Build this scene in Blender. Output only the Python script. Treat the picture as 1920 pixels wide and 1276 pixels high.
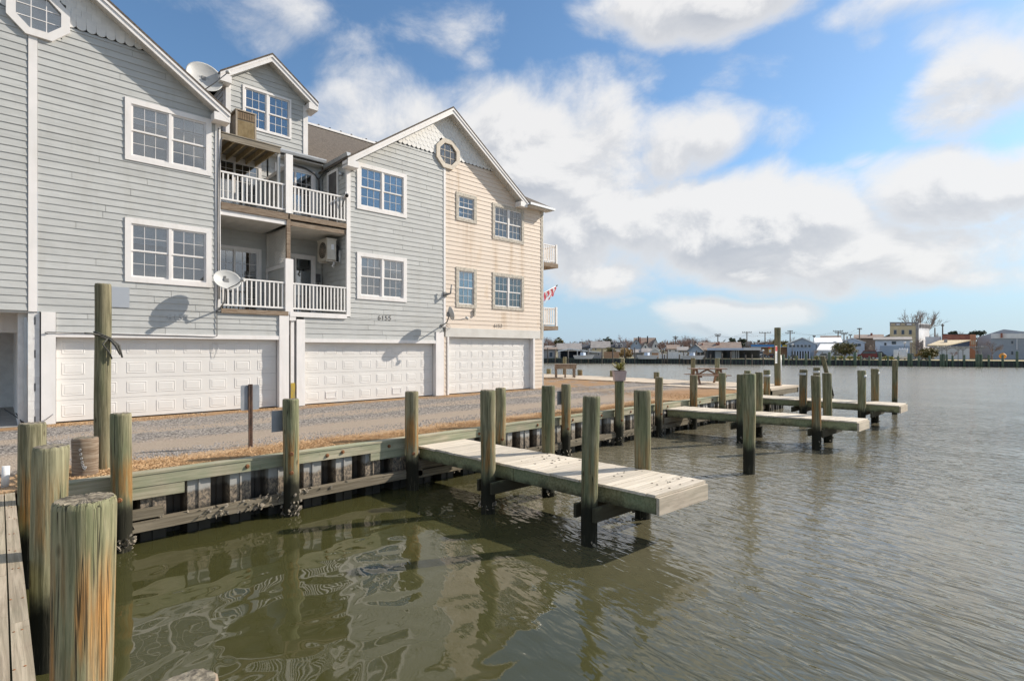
import bpy, bmesh, math, random
from mathutils import Vector, Matrix
R = math.radians
rng = random.Random(7)
for o in list(bpy.data.objects): bpy.data.objects.remove(o)
scene = bpy.context.scene
COL = scene.collection

# ------------------------------------------------------------------ camera, sky, sun, exposure
TH = R(46.1)                         # heading of the view, from +X (along the facade) towards +Y (into it)
EYE = 1.82
cam_d = bpy.data.cameras.new("camera"); cam = bpy.data.objects.new("camera", cam_d); COL.objects.link(cam)
cam.location = (0, 0, EYE); cam.rotation_euler = (R(90), 0, TH - R(90))
cam_d.lens = 18.75; cam_d.sensor_width = 36; cam_d.shift_y = 0.0089
cam_d.clip_start = 0.05; cam_d.clip_end = 9000
scene.camera = cam

SUN = Vector((1, -0.5, 0.73)).normalized()
sd = bpy.data.lights.new("sun", 'SUN'); sd.energy = 5.0; sd.angle = R(0.53); sd.color = (1, 0.91, 0.79)
so = bpy.data.objects.new("sun", sd); COL.objects.link(so); so.location = (30, -20, 40)
so.rotation_euler = SUN.to_track_quat('Z', 'Y').to_euler()
scene.view_settings.view_transform = 'Standard'; scene.view_settings.look = 'None'
scene.view_settings.exposure = 0.22; scene.view_settings.gamma = 1

class NT:
    """small helper around a node tree"""
    def __init__(s, tree): s.t = tree; s.n = tree.nodes; s.l = tree.links
    def new(s, typ, **kw):
        n = s.n.new(typ)
        for k, v in kw.items(): setattr(n, k, v)
        return n
    def put(s, sock, v):
        if hasattr(v, 'is_linked') or hasattr(v, 'links'): s.l.new(v, sock)
        elif v is not None:
            if isinstance(v, (tuple, list)) and len(v) == 3 and sock.type == 'RGBA': v = (*v, 1)
            sock.default_value = v
    def m(s, op, a, b=None, c=None, clamp=False):
        n = s.new('ShaderNodeMath', operation=op, use_clamp=clamp)
        s.put(n.inputs[0], a)
        if b is not None: s.put(n.inputs[1], b)
        if c is not None: s.put(n.inputs[2], c)
        return n.outputs[0]
    def v(s, op, a, b=None, scale=None):
        n = s.new('ShaderNodeVectorMath', operation=op)
        s.put(n.inputs[0], a)
        if b is not None: s.put(n.inputs[1], b)
        if scale is not None: s.put(n.inputs['Scale'], scale)
        return n.outputs['Value'] if op in ('LENGTH', 'DOT_PRODUCT') else n.outputs[0]
    def mix(s, f, a, b, blend='MIX'):
        n = s.new('ShaderNodeMix', data_type='RGBA', blend_type=blend)
        s.put(n.inputs[0], f); s.put(n.inputs[6], a); s.put(n.inputs[7], b)
        return n.outputs[2]
    def ss(s, x, lo, hi, a=0.0, b=1.0):
        n = s.new('ShaderNodeMapRange', interpolation_type='SMOOTHSTEP')
        s.put(n.inputs[0], x); s.put(n.inputs[1], lo); s.put(n.inputs[2], hi); s.put(n.inputs[3], a); s.put(n.inputs[4], b)
        return n.outputs[0]
    def noise(s, vec, scale, detail=4, rough=0.55, dist=0.0, color=False):
        n = s.new('ShaderNodeTexNoise')
        if vec is not None: s.put(n.inputs['Vector'], vec)
        n.inputs['Scale'].default_value = scale; n.inputs['Detail'].default_value = detail
        n.inputs['Roughness'].default_value = rough; n.inputs['Distortion'].default_value = dist
        return n.outputs[1 if color else 0]
    def xyz(s, v):
        n = s.new('ShaderNodeSeparateXYZ'); s.put(n.inputs[0], v); return n.outputs
    def cxyz(s, x, y, z):
        n = s.new('ShaderNodeCombineXYZ'); s.put(n.inputs[0], x); s.put(n.inputs[1], y); s.put(n.inputs[2], z); return n.outputs[0]
    def stretch(s, v, sx, sy, sz): return s.v('MULTIPLY', v, (sx, sy, sz))

# cloud layer as a function of direction: broad masses plus ragged noise
g = bpy.data.node_groups.new("cloud_density", 'ShaderNodeTree')
g.interface.new_socket("Dir", in_out='INPUT', socket_type='NodeSocketVector')
g.interface.new_socket("Density", in_out='OUTPUT', socket_type='NodeSocketFloat')
k = NT(g); gi = k.new('NodeGroupInput'); go = k.new('NodeGroupOutput')
d = k.v('NORMALIZE', gi.outputs[0])
dx, dy, dz = k.xyz(d)
fx = k.m('ADD', k.m('MULTIPLY', dx, math.cos(TH)), k.m('MULTIPLY', dy, math.sin(TH)))
fr = k.m('SUBTRACT', k.m('MULTIPLY', dx, math.sin(TH)), k.m('MULTIPLY', dy, math.cos(TH)))
az = k.m('ARCTAN2', fr, fx); el = k.m('ARCSINE', dz)
def ae(px, py):
    a = math.atan((px - 960) / 1000); return a, math.atan((655 - py) / 1000 * math.cos(a))
warp = k.noise(d, 5.0, 2, 0.5, color=True)
wx, wy, wz = k.xyz(k.v('SUBTRACT', warp, (0.5, 0.5, 0.5)))
azw = k.m('ADD', az, k.m('MULTIPLY', wx, 0.10)); elw = k.m('ADD', el, k.m('MULTIPLY', wy, 0.07))
# (image x, image y, half width, half height in pixels, weight) of the main cloud masses
BL = [(1330, 5, 215, 60, 1.1), (1120, 40, 60, 40, .55), (1720, 5, 190, 36, .8), (1860, 150, 150, 110, .95), (1780, 60, 90, 40, .6), (1650, 70, 50, 26, .5),
      (1010, 300, 230, 120, 1.3), (1060, 210, 150, 70, .9), (1250, 270, 130, 66, .95), (760, 260, 200, 90, 1.0), (640, 235, 120, 60, .8),
      (1150, 420, 190, 80, 1.15), (1400, 440, 250, 95, 1.3), (1440, 350, 90, 45, .7), (1640, 480, 330, 70, 1.1), (1770, 360, 190, 75, 1.25),
      (1900, 330, 120, 60, 1.0), (1640, 310, 60, 25, .5), (1350, 588, 135, 36, 1.25), (1155, 566, 40, 14, .55), (1850, 520, 130, 40, .8),
      (840, 55, 110, 40, .62), (900, 100, 60, 30, .55), (700, 140, 130, 50, .55), (520, 45, 120, 60, .5), (380, 30, 120, 60, .4),
      (1215, 140, 60, 40, .5), (1400, 130, 90, 30, .38), (1450, 270, 90, 40, .42), (1600, 400, 120, 40, .5), (1120, 500, 150, 60, .8)]
tot = 0.0
ve = k.cxyz(azw, elw, 0.0)
for (px, py, rx, ry, wgt) in BL:
    a0, e0 = ae(px, py); c = math.cos(a0)
    ra = rx / 1000 * c * c; re = ry / 1000 * c
    n = k.new('ShaderNodeVectorMath', operation='MULTIPLY_ADD'); k.put(n.inputs[0], ve); n.inputs[1].default_value = (1/ra, 1/re, 0); n.inputs[2].default_value = (-a0/ra, -e0/re, 0)
    tot = k.m('MAXIMUM', tot, k.m('MULTIPLY_ADD', k.v('DOT_PRODUCT', n.outputs[0], n.outputs[0]), -.5*wgt, wgt))
# the rest of the sky carries scattered cloud of the same kind
ds = k.stretch(d, 1, 1, 1.5)
rest = k.ss(k.noise(ds, 2.6, 1, 0.5), 0.42, 0.62)
inside = k.m('MULTIPLY', k.ss(k.m('ABSOLUTE', az), 1.0, 0.82), k.ss(el, 0.75, 0.6))
cover = k.m('ADD', k.m('MULTIPLY', inside, tot), k.m('MULTIPLY', k.m('SUBTRACT', 1, inside), rest))
n1 = k.noise(ds, 6.0, 8, 0.64, 0.3)
def puff(sc):
    v = k.new('ShaderNodeTexVoronoi', feature='F1'); v.inputs['Scale'].default_value = sc
    k.put(v.inputs['Vector'], k.v('ADD', ds, k.v('SCALE', k.v('SUBTRACT', warp, (.5, .5, .5)), scale=.12))); return k.m('SUBTRACT', .42, v.outputs['Distance'])
rag = k.m('ADD', k.m('MULTIPLY', k.m('SUBTRACT', n1, 0.5), 2.3), k.m('MULTIPLY', puff(10.0), .62))
den = k.m('ADD', k.m('SUBTRACT', cover, 0.37), k.m('MULTIPLY', rag, 0.62))
k.put(go.inputs[0], den)

world = bpy.data.worlds.new("World"); scene.world = world; world.use_nodes = True
k = NT(world.node_tree); k.n.clear()
out = k.new('ShaderNodeOutputWorld'); bg = k.new('ShaderNodeBackground'); bg.inputs[1].default_value = 0.104
sky = k.new('ShaderNodeTexSky', sky_type='NISHITA'); sky.sun_disc = False
sky.sun_elevation = math.asin(SUN.z); sky.sun_rotation = math.atan2(SUN.x, SUN.y)
sky.air_density = 1.0; sky.dust_density = 0.6; sky.ozone_density = 2.0; sky.altitude = 0
tc = k.new('ShaderNodeTexCoord'); dirv = k.v('NORMALIZE', tc.outputs['Generated'])
up = k.xyz(dirv)[2]
def dens(vec):
    n = k.new('ShaderNodeGroup'); n.node_tree = g; k.put(n.inputs[0], vec); return n.outputs[0]
d0 = dens(dirv)
d1 = dens(k.v('ADD', dirv, tuple(SUN * 0.022 + Vector((0, 0, 0.026)))))
alpha = k.ss(d0, -0.20, 0.50)
lit = k.ss(k.m('SUBTRACT', d0, d1), -0.17, 0.22)
thick = k.ss(d0, 0.2, 0.9)
shade = k.m('MULTIPLY', k.m('SUBTRACT', 1, lit), k.m('ADD', 0.35, k.m('MULTIPLY', thick, 0.65)))
ccol = k.mix(shade, (7.5, 7.4, 7.3, 1), (4.5, 4.7, 5.1, 1))
skyc = sky.outputs[0]
skyc = k.mix(1.0, skyc, (1.02, 1.24, 1.34, 1), 'MULTIPLY')
hz = k.ss(up, 0.0, 0.30, 0.8, 0.0)
skyc = k.mix(hz, skyc, (3.5, 4.75, 6.3, 1))
fade = k.ss(up, 0.0, 0.10, 0.35, 1.0)
col = k.mix(k.m('MULTIPLY', k.m('MULTIPLY', alpha, 0.94), fade), skyc, ccol)
world.cycles.sampling_method = 'MANUAL'; world.cycles.sample_map_resolution = 512
k.put(bg.inputs[0], col); k.l.new(bg.outputs[0], out.inputs[0])

# ------------------------------------------------------------------ materials
MATS = {}
def newmat(name):
    m = bpy.data.materials.new(name); m.use_nodes = True; MATS[name] = m
    k = NT(m.node_tree); b = k.n['Principled BSDF']; return m, k, b
def tcoord(k, kind='Position'):
    if kind == 'Position': return k.new('ShaderNodeNewGeometry').outputs['Position']
    return k.new('ShaderNodeTexCoord').outputs[kind]
def bump(k, b, h, strength=0.3, dist=0.01):
    n = k.new('ShaderNodeBump'); n.inputs['Strength'].default_value = strength; n.inputs['Distance'].default_value = dist
    k.put(n.inputs['Height'], h); k.l.new(n.outputs[0], b.inputs['Normal'])
def pm(name, c1, c2=None, scale=3.0, stretch=(1, 1, 1), rough=0.7, bmp=0.0, bscale=40, rand=0.0, metal=0.0, spec=0.5, lo=0.35, hi=0.65, detail=5):
    """plain procedural material: two tones mixed by noise, tone differing a little from piece to piece"""
    m, k, b = newmat(name)
    p = tcoord(k); ps = k.stretch(p, *stretch)
    oi = k.new('ShaderNodeObjectInfo').outputs['Random']
    ps = k.v('ADD', ps, k.cxyz(k.m('MULTIPLY', oi, 13.0), k.m('MULTIPLY', oi, 7.0), 0.0)) if rand else ps
    c = k.mix(k.ss(k.noise(ps, scale, detail), lo, hi), c1, c2 or c1)
    if rand:
        f = k.m('ADD', 1 - rand, k.m('MULTIPLY', oi, 2 * rand))
        c = k.v('MULTIPLY', c, k.cxyz(f, f, f))
    k.put(b.inputs['Base Color'], c); b.inputs['Roughness'].default_value = rough; b.inputs['Metallic'].default_value = metal
    b.inputs['Specular IOR Level'].default_value = spec
    if bmp: bump(k, b, k.noise(ps, bscale, 4), bmp)
    return m

pm('siding_grey', (.44, .447, .435), (.483, .49, .477), 2.2, (1, 1, 5), .6, .12, 60, rand=.05, spec=.3)
pm('trim_white', (.80, .77, .75), (.74, .72, .70), 1.5, (1, 1, 1), .5, .05, 50, rand=.02, spec=.35)
pm('door_white', (.73, .71, .68), (.70, .68, .65), 1.2, (1, 1, 1), .42, .02, 80, spec=.35)
pm('rail_white', (.82, .80, .78), (.76, .74, .71), 6, (1, 1, .4), .45, rand=.02)
pm('scallop_white', (.74, .73, .70), (.68, .67, .65), 8, (1, 1, 1), .6, .1, 60, rand=.04)
pm('blockwork', (.74, .73, .71), (.66, .65, .63), 5, (1, 1, 1), .8, .35, 120, rand=.03)
pm('old_wood_brown', (.17, .115, .075), (.29, .23, .17), 7, (.5, .5, 6), .85, .4, 60, rand=.1)
pm('joist_wood', (.34, .25, .13), (.45, .35, .2), 6, (1, 1, 1), .8, .2, 50, rand=.08)
pm('soffit', (.62, .60, .56), (.55, .53, .49), 2, (1, 1, 1), .7)
pm('frame_stained', (.55, .50, .42), (.38, .345, .29), 9, (1, 1, 1), .8, .3, 60, lo=.4, hi=.62)
pm('trim_cream', (.66, .59, .49), (.56, .49, .40), 6, rough=.7)
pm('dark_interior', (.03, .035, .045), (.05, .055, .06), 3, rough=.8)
pm('blind_white', (.78, .79, .80), (.66, .68, .70), 4, (1, 1, 14), .7)
pm('screen_grey', (.09, .085, .085), (.125, .12, .118), 3, rough=.75)
pm('ac_tan', (.36, .30, .23), (.30, .25, .19), 4, rough=.5)
pm('ac_brown', (.20, .13, .07), (.26, .18, .10), 6, rough=.6)
pm('ac_beige', (.56, .52, .44), (.47, .43, .36), 3, rough=.5, rand=.02)
pm('black', (.012, .012, .013), (.022, .022, .022), 9, rough=.5)
pm('cable', (.06, .06, .065), (.1, .1, .1), 9, rough=.5)
pm('dish_grey', (.50, .50, .48), (.44, .44, .43), 4, rough=.45, spec=.4)
pm('dish_dark', (.20, .20, .20), (.27, .27, .26), 6, rough=.5)
pm('letter_grey', (.30, .31, .30), (.36, .37, .36), 9, rough=.6)
pm('letter_pale', (.40, .41, .41), (.44, .45, .44), 9, rough=.6)
pm('letter_dark', (.06, .06, .06), (.09, .09, .09), 9, rough=.6)
pm('number_dark', (.16, .15, .14), (.22, .2, .18), 9, rough=.6)
pm('rust', (.16, .07, .03), (.30, .13, .05), 26, (1, 1, .6), .8, .4, 90, rand=.1)
pm('rust_post', (.055, .032, .024), (.13, .07, .045), 14, (1, 1, .5), .75, .3, 90)
pm('sheet_metal', (.36, .38, .41), (.30, .32, .35), 5, rough=.45, metal=.35)
pm('aluminium', (.50, .51, .52), (.44, .45, .46), 4, rough=.4, metal=.6)
pm('pvc', (.78, .78, .77), (.70, .70, .69), 5, rough=.4)
pm('yellow_guard', (.46, .32, .04), (.30, .24, .10), 12, (1, 1, .5), .7)
pm('shell', (.30, .26, .20), (.10, .085, .065), 30, rough=.9, bmp=.5, bscale=120, rand=.1)
pm('concrete', (.34, .33, .31), (.27, .26, .25), 4, rough=.9, bmp=.2)
pm('pot_pink', (.52, .40, .38), (.45, .34, .33), 5, rough=.6)
pm('leaf_yellow', (.20, .21, .05), (.38, .33, .08), 9, rough=.6, rand=.2)
pm('soil', (.06, .045, .03), (.1, .07, .05), 20, rough=.95)
pm('picnic_wood', (.22, .135, .09), (.29, .185, .125), 8, rough=.8, rand=.08)
pm('bench_wood', (.21, .16, .12), (.30, .24, .185), 8, rough=.85, rand=.08)
pm('rope', (.05, .05, .045), (.11, .105, .09), 60, rough=.9)
pm('blue_panel', (.35, .38, .42), (.36, .39, .43), 3, rough=.5)
pm('flag_red', (.55, .06, .08), (.62, .1, .12), 5, rough=.8)
pm('flag_white', (.75, .72, .72), (.8, .78, .78), 5, rough=.8)
pm('flag_blue', (.07, .08, .2), (.1, .1, .25), 5, rough=.8)
pm('red_print', (.6, .05, .05), (.55, .07, .06), 5, rough=.6)
pm('sign_white', (.78, .77, .76), (.72, .71, .70), 5, rough=.5)
pm('mark_white', (.60, .62, .62), (.5, .52, .52), 5, rough=.6)

def weather(name, stx, amt, dark):
    """faint run-off grime over an existing material"""
    m = MATS[name]; k = NT(m.node_tree); b = k.n['Principled BSDF']; src = b.inputs['Base Color'].links[0].from_socket
    p = tcoord(k); n = k.ss(k.noise(k.stretch(p, *stx), 1.0, 6, .6), .45, .78); k.put(b.inputs['Base Color'], k.mix(k.m('MULTIPLY', n, amt), src, dark))
weather('siding_grey', (3.5, 3.5, .5), .28, (.33, .32, .28)); weather('trim_white', (5, 5, .7), .25, (.50, .46, .40)); weather('door_white', (2, 2, .5), .14, (.58, .54, .48))
def siding_tan():
    m, k, b = newmat('siding_tan')
    p = tcoord(k); x, y, z = k.xyz(p)
    oi = k.new('ShaderNodeObjectInfo').outputs['Random']
    c = k.mix(k.noise(k.stretch(p, 1, 1, 4), 1.6, 4), (.64, .542, .447), (.70, .597, .497))
    # run-off stains below the window corners and down the wall
    st = None
    for (xc, w, zt, zb) in ((13.55, .10, 9.2, 5.2), (14.1, .3, 7.1, 4.6), (15.6, .14, 6.65, 3.0), (16.55, .16, 6.65, 2.6), (17.25, .18, 6.65, 2.7), (17.05, .22, 5.2, 2.6), (13.1, .12, 9.1, 6.5), (16.1, .25, 3.5, 2.6)):
        a = k.m('MULTIPLY', k.m('SUBTRACT', x, xc), 1 / w); a = k.m('POWER', 2.718, k.m('MULTIPLY', k.m('MULTIPLY', a, a), -1))
        a = k.m('MULTIPLY', a, k.m('MULTIPLY', k.ss(z, zt + .05, zt - .1), k.ss(z, zb - .8, zt)))
        st = a if st is None else k.m('MAXIMUM', st, a)
    n = k.noise(k.stretch(p, 7, 7, .7), 1.0, 5)
    st = k.m('MULTIPLY', st, k.ss(n, .3, .62))
    c = k.mix(k.m('MULTIPLY', st, .5), c, (.40, .27, .15))
    n2 = k.ss(k.noise(k.stretch(p, 3, 3, .8), 1.0, 4), .56, .75)
    c = k.mix(k.m('MULTIPLY', n2, .28), c, (.52, .36, .20))
    f = k.m('ADD', .97, k.m('MULTIPLY', oi, .06)); c = k.v('MULTIPLY', c, k.cxyz(f, f, f))
    k.put(b.inputs['Base Color'], c); b.inputs['Roughness'].default_value = .65
    bump(k, b, k.noise(p, 60, 3), .1)
siding_tan()

def glass():
    m, k, b = newmat('window_glass')
    k.n.remove(b); o = k.n['Material Output']
    tr = k.new('ShaderNodeBsdfTransparent'); tr.inputs[0].default_value = (.78, .85, .90, 1)
    gl = k.new('ShaderNodeBsdfGlossy'); gl.inputs['Roughness'].default_value = .015
    lw = k.new('ShaderNodeLayerWeight'); lw.inputs[0].default_value = .35
    nz = k.new('ShaderNodeBump'); nz.inputs['Strength'].default_value = .08; nz.inputs['Distance'].default_value = .02
    k.put(nz.inputs['Height'], k.noise(tcoord(k), 1.6, 2)); k.l.new(nz.outputs[0], gl.inputs['Normal'])
    mx = k.new('ShaderNodeMixShader'); k.put(mx.inputs[0], k.m('ADD', .20, k.m('MULTIPLY', lw.outputs['Fresnel'], .8), clamp=True))
    k.l.new(tr.outputs[0], mx.inputs[1]); k.l.new(gl.outputs[0], mx.inputs[2]); k.l.new(mx.outputs[0], o.inputs[0])
glass()

def pile_wood(name, dark=False, lift=0.0):
    """weathered treated timber: grey green grain, rust coloured bleed above the tide, black below it"""
    m, k, b = newmat(name)
    p = tcoord(k); x, y, z = k.xyz(p)
    oi = k.new('ShaderNodeObjectInfo').outputs['Random']
    off = k.cxyz(k.m('MULTIPLY', oi, 31.0), k.m('MULTIPLY', oi, 17.0), k.m('MULTIPLY', oi, 5.0))
    q = k.v('ADD', p, off)
    grain = k.noise(k.stretch(q, 34, 34, 1.3), 1.0, 6, .65, .6)
    fine = k.noise(k.stretch(q, 110, 110, 3.5), 1.0, 4, .7)
    broad = k.noise(k.stretch(q, 4, 4, .9), 1.0, 3)
    c = k.mix(k.ss(grain, .32, .68), (.115, .105, .065), (.31, .28, .19))
    c = k.mix(k.m('MULTIPLY', k.ss(broad, .42, .68), .52), c, (.12, .155, .085))
    c = k.mix(k.m('MULTIPLY', k.ss(fine, .52, .72), .45), c, (.40, .36, .27)); c = k.mix(k.m('MULTIPLY', k.ss(fine, .44, .30), .55), c, (.05, .048, .032))
    kn = k.new('ShaderNodeTexVoronoi'); kn.inputs['Scale'].default_value = 1.0; k.put(kn.inputs['Vector'], k.stretch(q, 5, 5, 2.2)); c = k.mix(k.m('MULTIPLY', k.ss(kn.outputs['Distance'], .13, .05), .7), c, (.055, .04, .022))
    if not dark:
        br = k.noise(k.stretch(q, 9, 9, .8), 1.0, 4)
        zz = k.m('ADD', k.m('SUBTRACT', z, lift), k.m('MULTIPLY', k.m('SUBTRACT', br, .5), .7))
        band = k.m('MULTIPLY', k.ss(zz, .52, .18), k.ss(zz, -.42, -.12))
        band = k.m('MULTIPLY', band, k.ss(k.noise(k.stretch(q, 14, 14, .9), 1.0, 4), .40, .60))
        band = k.m('MULTIPLY', band, k.ss(oi, .1, .8, .35, 1.0))
        c = k.mix(k.m('MULTIPLY', band, .85), c, k.mix(k.ss(fine, .35, .65), (.20, .095, .03), (.40, .20, .06)))
    zt = k.m('ADD', z, k.m('MULTIPLY', k.m('SUBTRACT', k.noise(k.stretch(q, 8, 8, 5), 1.0, 5), .5), .30))
    c = k.mix(k.ss(zt, -.22, -.50), c, (.020, .019, .013))
    c = k.mix(k.m('MULTIPLY', k.ss(zt, -.72, -.9), k.ss(fine, .55, .7)), c, (.16, .14, .10))
    crack = k.noise(k.stretch(q, 26, 26, .22), 1.0, 2, .5, .15)
    cr = k.m('MULTIPLY', k.ss(k.m('ABSOLUTE', k.m('SUBTRACT', crack, .5)), .016, .002), k.ss(broad, .42, .55))
    c = k.mix(k.m('MULTIPLY', cr, .85), c, (.022, .02, .014))
    o2 = k.m('FRACT', k.m('MULTIPLY', oi, 7.31)); f = k.m('ADD', .72, k.m('MULTIPLY', o2, .5)); c = k.v('MULTIPLY', c, k.cxyz(k.m('MULTIPLY', f, k.m('ADD', .93, k.m('MULTIPLY', oi, .10))), f, k.m('MULTIPLY', f, .92)))
    k.put(b.inputs['Base Color'], c); b.inputs['Roughness'].default_value = .85; b.inputs['Specular IOR Level'].default_value = .25
    h = k.m('SUBTRACT', k.m('ADD', k.m('MULTIPLY', grain, .8), k.m('MULTIPLY', fine, .3)), k.m('MULTIPLY', cr, 1.2))
    bump(k, b, h, .55, .012)
pile_wood('pile_wood'); pile_wood('pile_wood_rusty', lift=.36)
def pile_top():
    m, k, b = newmat('pile_end_grain')
    p = tcoord(k)
    n = k.noise(k.stretch(p, 1, 1, 1), 26, 5)
    c = k.mix(k.ss(n, .35, .68), (.10, .085, .062), (.31, .27, .20))
    k.put(b.inputs['Base Color'], c); b.inputs['Roughness'].default_value = .9; bump(k, b, k.noise(p, 50, 5), .7, .012)
pile_top()

def timber(name, c1, c2, green=0.0, tide=True, axis='x', grain=26, dirt=.3):
    m, k, b = newmat(name)
    p = tcoord(k); x, y, z = k.xyz(p)
    oi = k.new('ShaderNodeObjectInfo').outputs['Random']
    q = k.v('ADD', p, k.cxyz(k.m('MULTIPLY', oi, 23.0), k.m('MULTIPLY', oi, 9.0), k.m('MULTIPLY', oi, 3.0)))
    st = {'x': (1.2, grain, grain), 'y': (grain, 1.2, grain), 'z': (grain, grain, 1.2)}[axis]
    gr = k.noise(k.stretch(q, *st), 1.0, 6, .62, .5)
    br = k.noise(q, 1.3, 4)
    c = k.mix(k.ss(gr, .33, .67), c1, c2)
    if green: c = k.mix(k.m('MULTIPLY', k.ss(br, .36, .62), green), c, (.20, .27, .165))
    c = k.mix(k.m('MULTIPLY', k.ss(k.noise(q, 9, 5), .60, .78), dirt), c, (.10, .075, .05))
    if tide:
        zt = k.m('ADD', z, k.m('MULTIPLY', k.m('SUBTRACT', k.noise(k.stretch(p, 5, 5, 4), 1.0, 5), .5), .30))
        c = k.mix(k.m('MULTIPLY', k.ss(zt, -.30, -.48), .93), c, (.035, .030, .02))
    f = k.m('ADD', .86, k.m('MULTIPLY', oi, .28)); c = k.v('MULTIPLY', c, k.cxyz(f, f, f))
    k.put(b.inputs['Base Color'], c); b.inputs['Roughness'].default_value = .85; b.inputs['Specular IOR Level'].default_value = .25
    bump(k, b, k.m('ADD', gr, k.m('MULTIPLY', k.noise(k.stretch(q, *[s * 3 for s in st]), 1.0, 3), .4)), .4, .008)
timber('cap_timber', (.29, .265, .185), (.47, .42, .31), .42)
timber('deck_plank', (.52, .46, .37), (.68, .61, .51), 0, False, 'x', 30, .25)
timber('deck_plank_y', (.27, .22, .16), (.46, .385, .29), .12, False, 'y', 30, .35)
timber('stringer', (.16, .16, .085), (.30, .29, .17), .4)
timber('waler', (.12, .10, .07), (.22, .19, .14), 0, False, 'x', 24, .5)
timber('end_board', (.40, .34, .27), (.55, .47, .38), .1, False, 'x', 20, .35)
timber('boardwalk_plank', (.50, .42, .33), (.62, .53, .42), 0, False, 'y', 20, .25)
timber('platform_edge', (.20, .17, .13), (.34, .30, .24), 0, False, 'x', 20, .3)

def sheet_pile():
    m, k, b = newmat('sheet_pile_vinyl')
    p = tcoord(k); x, y, z = k.xyz(p)
    n = k.noise(k.stretch(p, 2, 2, .6), 2.0, 4)
    c = k.mix(n, (.33, .33, .32), (.42, .41, .38))
    zt = k.m('ADD', z, k.m('MULTIPLY', k.m('SUBTRACT', k.noise(k.stretch(p, 3, 3, 1), 1.6, 4), .5), .18))
    brown = k.m('MULTIPLY', k.ss(y, 9.47, 9.58), k.ss(k.noise(k.stretch(p, 4, 4, .7), 1.0, 4), .25, .6))  # brown of the pockets, deepened so their shade sits in the colour
    c = k.mix(k.m('MULTIPLY', brown, .85), c, (.085, .052, .024))
    grime = k.noise(k.stretch(p, 1, 1, .7), 24, 5, .7)
    c = k.mix(k.ss(zt, -.33, -.40, 0, .88), c, k.mix(k.m('MULTIPLY', k.ss(grime, .38, .62), k.ss(y, 9.60, 9.45)), (.045, .034, .024), (.31, .24, .165)))
    c = k.mix(k.ss(zt, -.55, -.72), c, (.028, .026, .02))
    k.put(b.inputs['Base Color'], c); b.inputs['Roughness'].default_value = .6; bump(k, b, grime, .3)
sheet_pile()

def gravel():
    m, k, b = newmat('gravel_ground')
    p = tcoord(k); x, y, z = k.xyz(p)
    vo = k.new('ShaderNodeTexVoronoi'); vo.inputs['Scale'].default_value = 26; k.put(vo.inputs['Vector'], p)
    cellv = k.xyz(vo.outputs['Color'])[0]
    c = k.mix(k.ss(cellv, .1, .9), (.095, .086, .08), (.38, .345, .31))
    w = k.m('ADD', y, k.m('MULTIPLY', k.m('SUBTRACT', k.noise(k.stretch(p, .35, 1, 1), .8, 4), .5), 2.2))
    # worn wheel tracks of packed fines
    tr = k.m('MAXIMUM', k.m('MULTIPLY', k.ss(w, 10.7, 11.3), k.ss(w, 13.2, 12.4)), k.m('MULTIPLY', k.ss(w, 13.8, 14.3), k.ss(w, 15.2, 14.7)))
    fines = k.mix(k.noise(k.stretch(p, 1, 5, 1), 3.0, 6), (.29, .235, .18), (.42, .345, .275))
    c = k.mix(k.m('MULTIPLY', tr, .92), c, fines)
    # bare brown soil beside the wall and the seawall
    n = k.noise(p, 1.1, 5)
    so_ = k.ss(w, 16.35, 16.9)
    c = k.mix(k.m('MULTIPLY', so_, k.ss(n, .30, .55)), c, k.mix(k.noise(p, 9, 5), (.27, .155, .075), (.40, .26, .14)))
    straw = k.ss(k.m('ADD', y, k.m('MULTIPLY', k.m('SUBTRACT', k.noise(p, 1.6, 4), .5), .9)), 11.05, 10.55)
    c = k.mix(k.m('MULTIPLY', straw, .9), c, k.mix(k.noise(p, 24, 5), (.36, .225, .12), (.56, .38, .22)))
    far = k.m('MULTIPLY', k.ss(x, 16.5, 19.5), k.ss(w, 13.2, 11.8))
    c = k.mix(k.m('MULTIPLY', far, .85), c, k.mix(k.noise(p, 7, 5), (.28, .15, .065), (.38, .23, .12)))
    k.put(b.inputs['Base Color'], c); b.inputs['Roughness'].default_value = .95; b.inputs['Specular IOR Level'].default_value = .15
    bump(k, b, k.m('ADD', vo.outputs['Distance'], k.noise(p, 60, 4)), .6, .02)
gravel()
pm('stone', (.13, .12, .115), (.40, .37, .34), 30, rough=.95, lo=.3, hi=.7)
pm('dead_grass', (.48, .31, .165), (.64, .45, .26), 12, rough=.9, lo=.3, hi=.7)
pm('far_land', (.16, .15, .09), (.26, .22, .13), .3, rough=.95)
pm('asphalt_shingle', (.085, .07, .058), (.15, .125, .10), 14, (1, 1, 1), .95, .5, 40)
pm('shingle_edge', (.05, .05, .055), (.09, .09, .09), 14, rough=.9)

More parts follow.
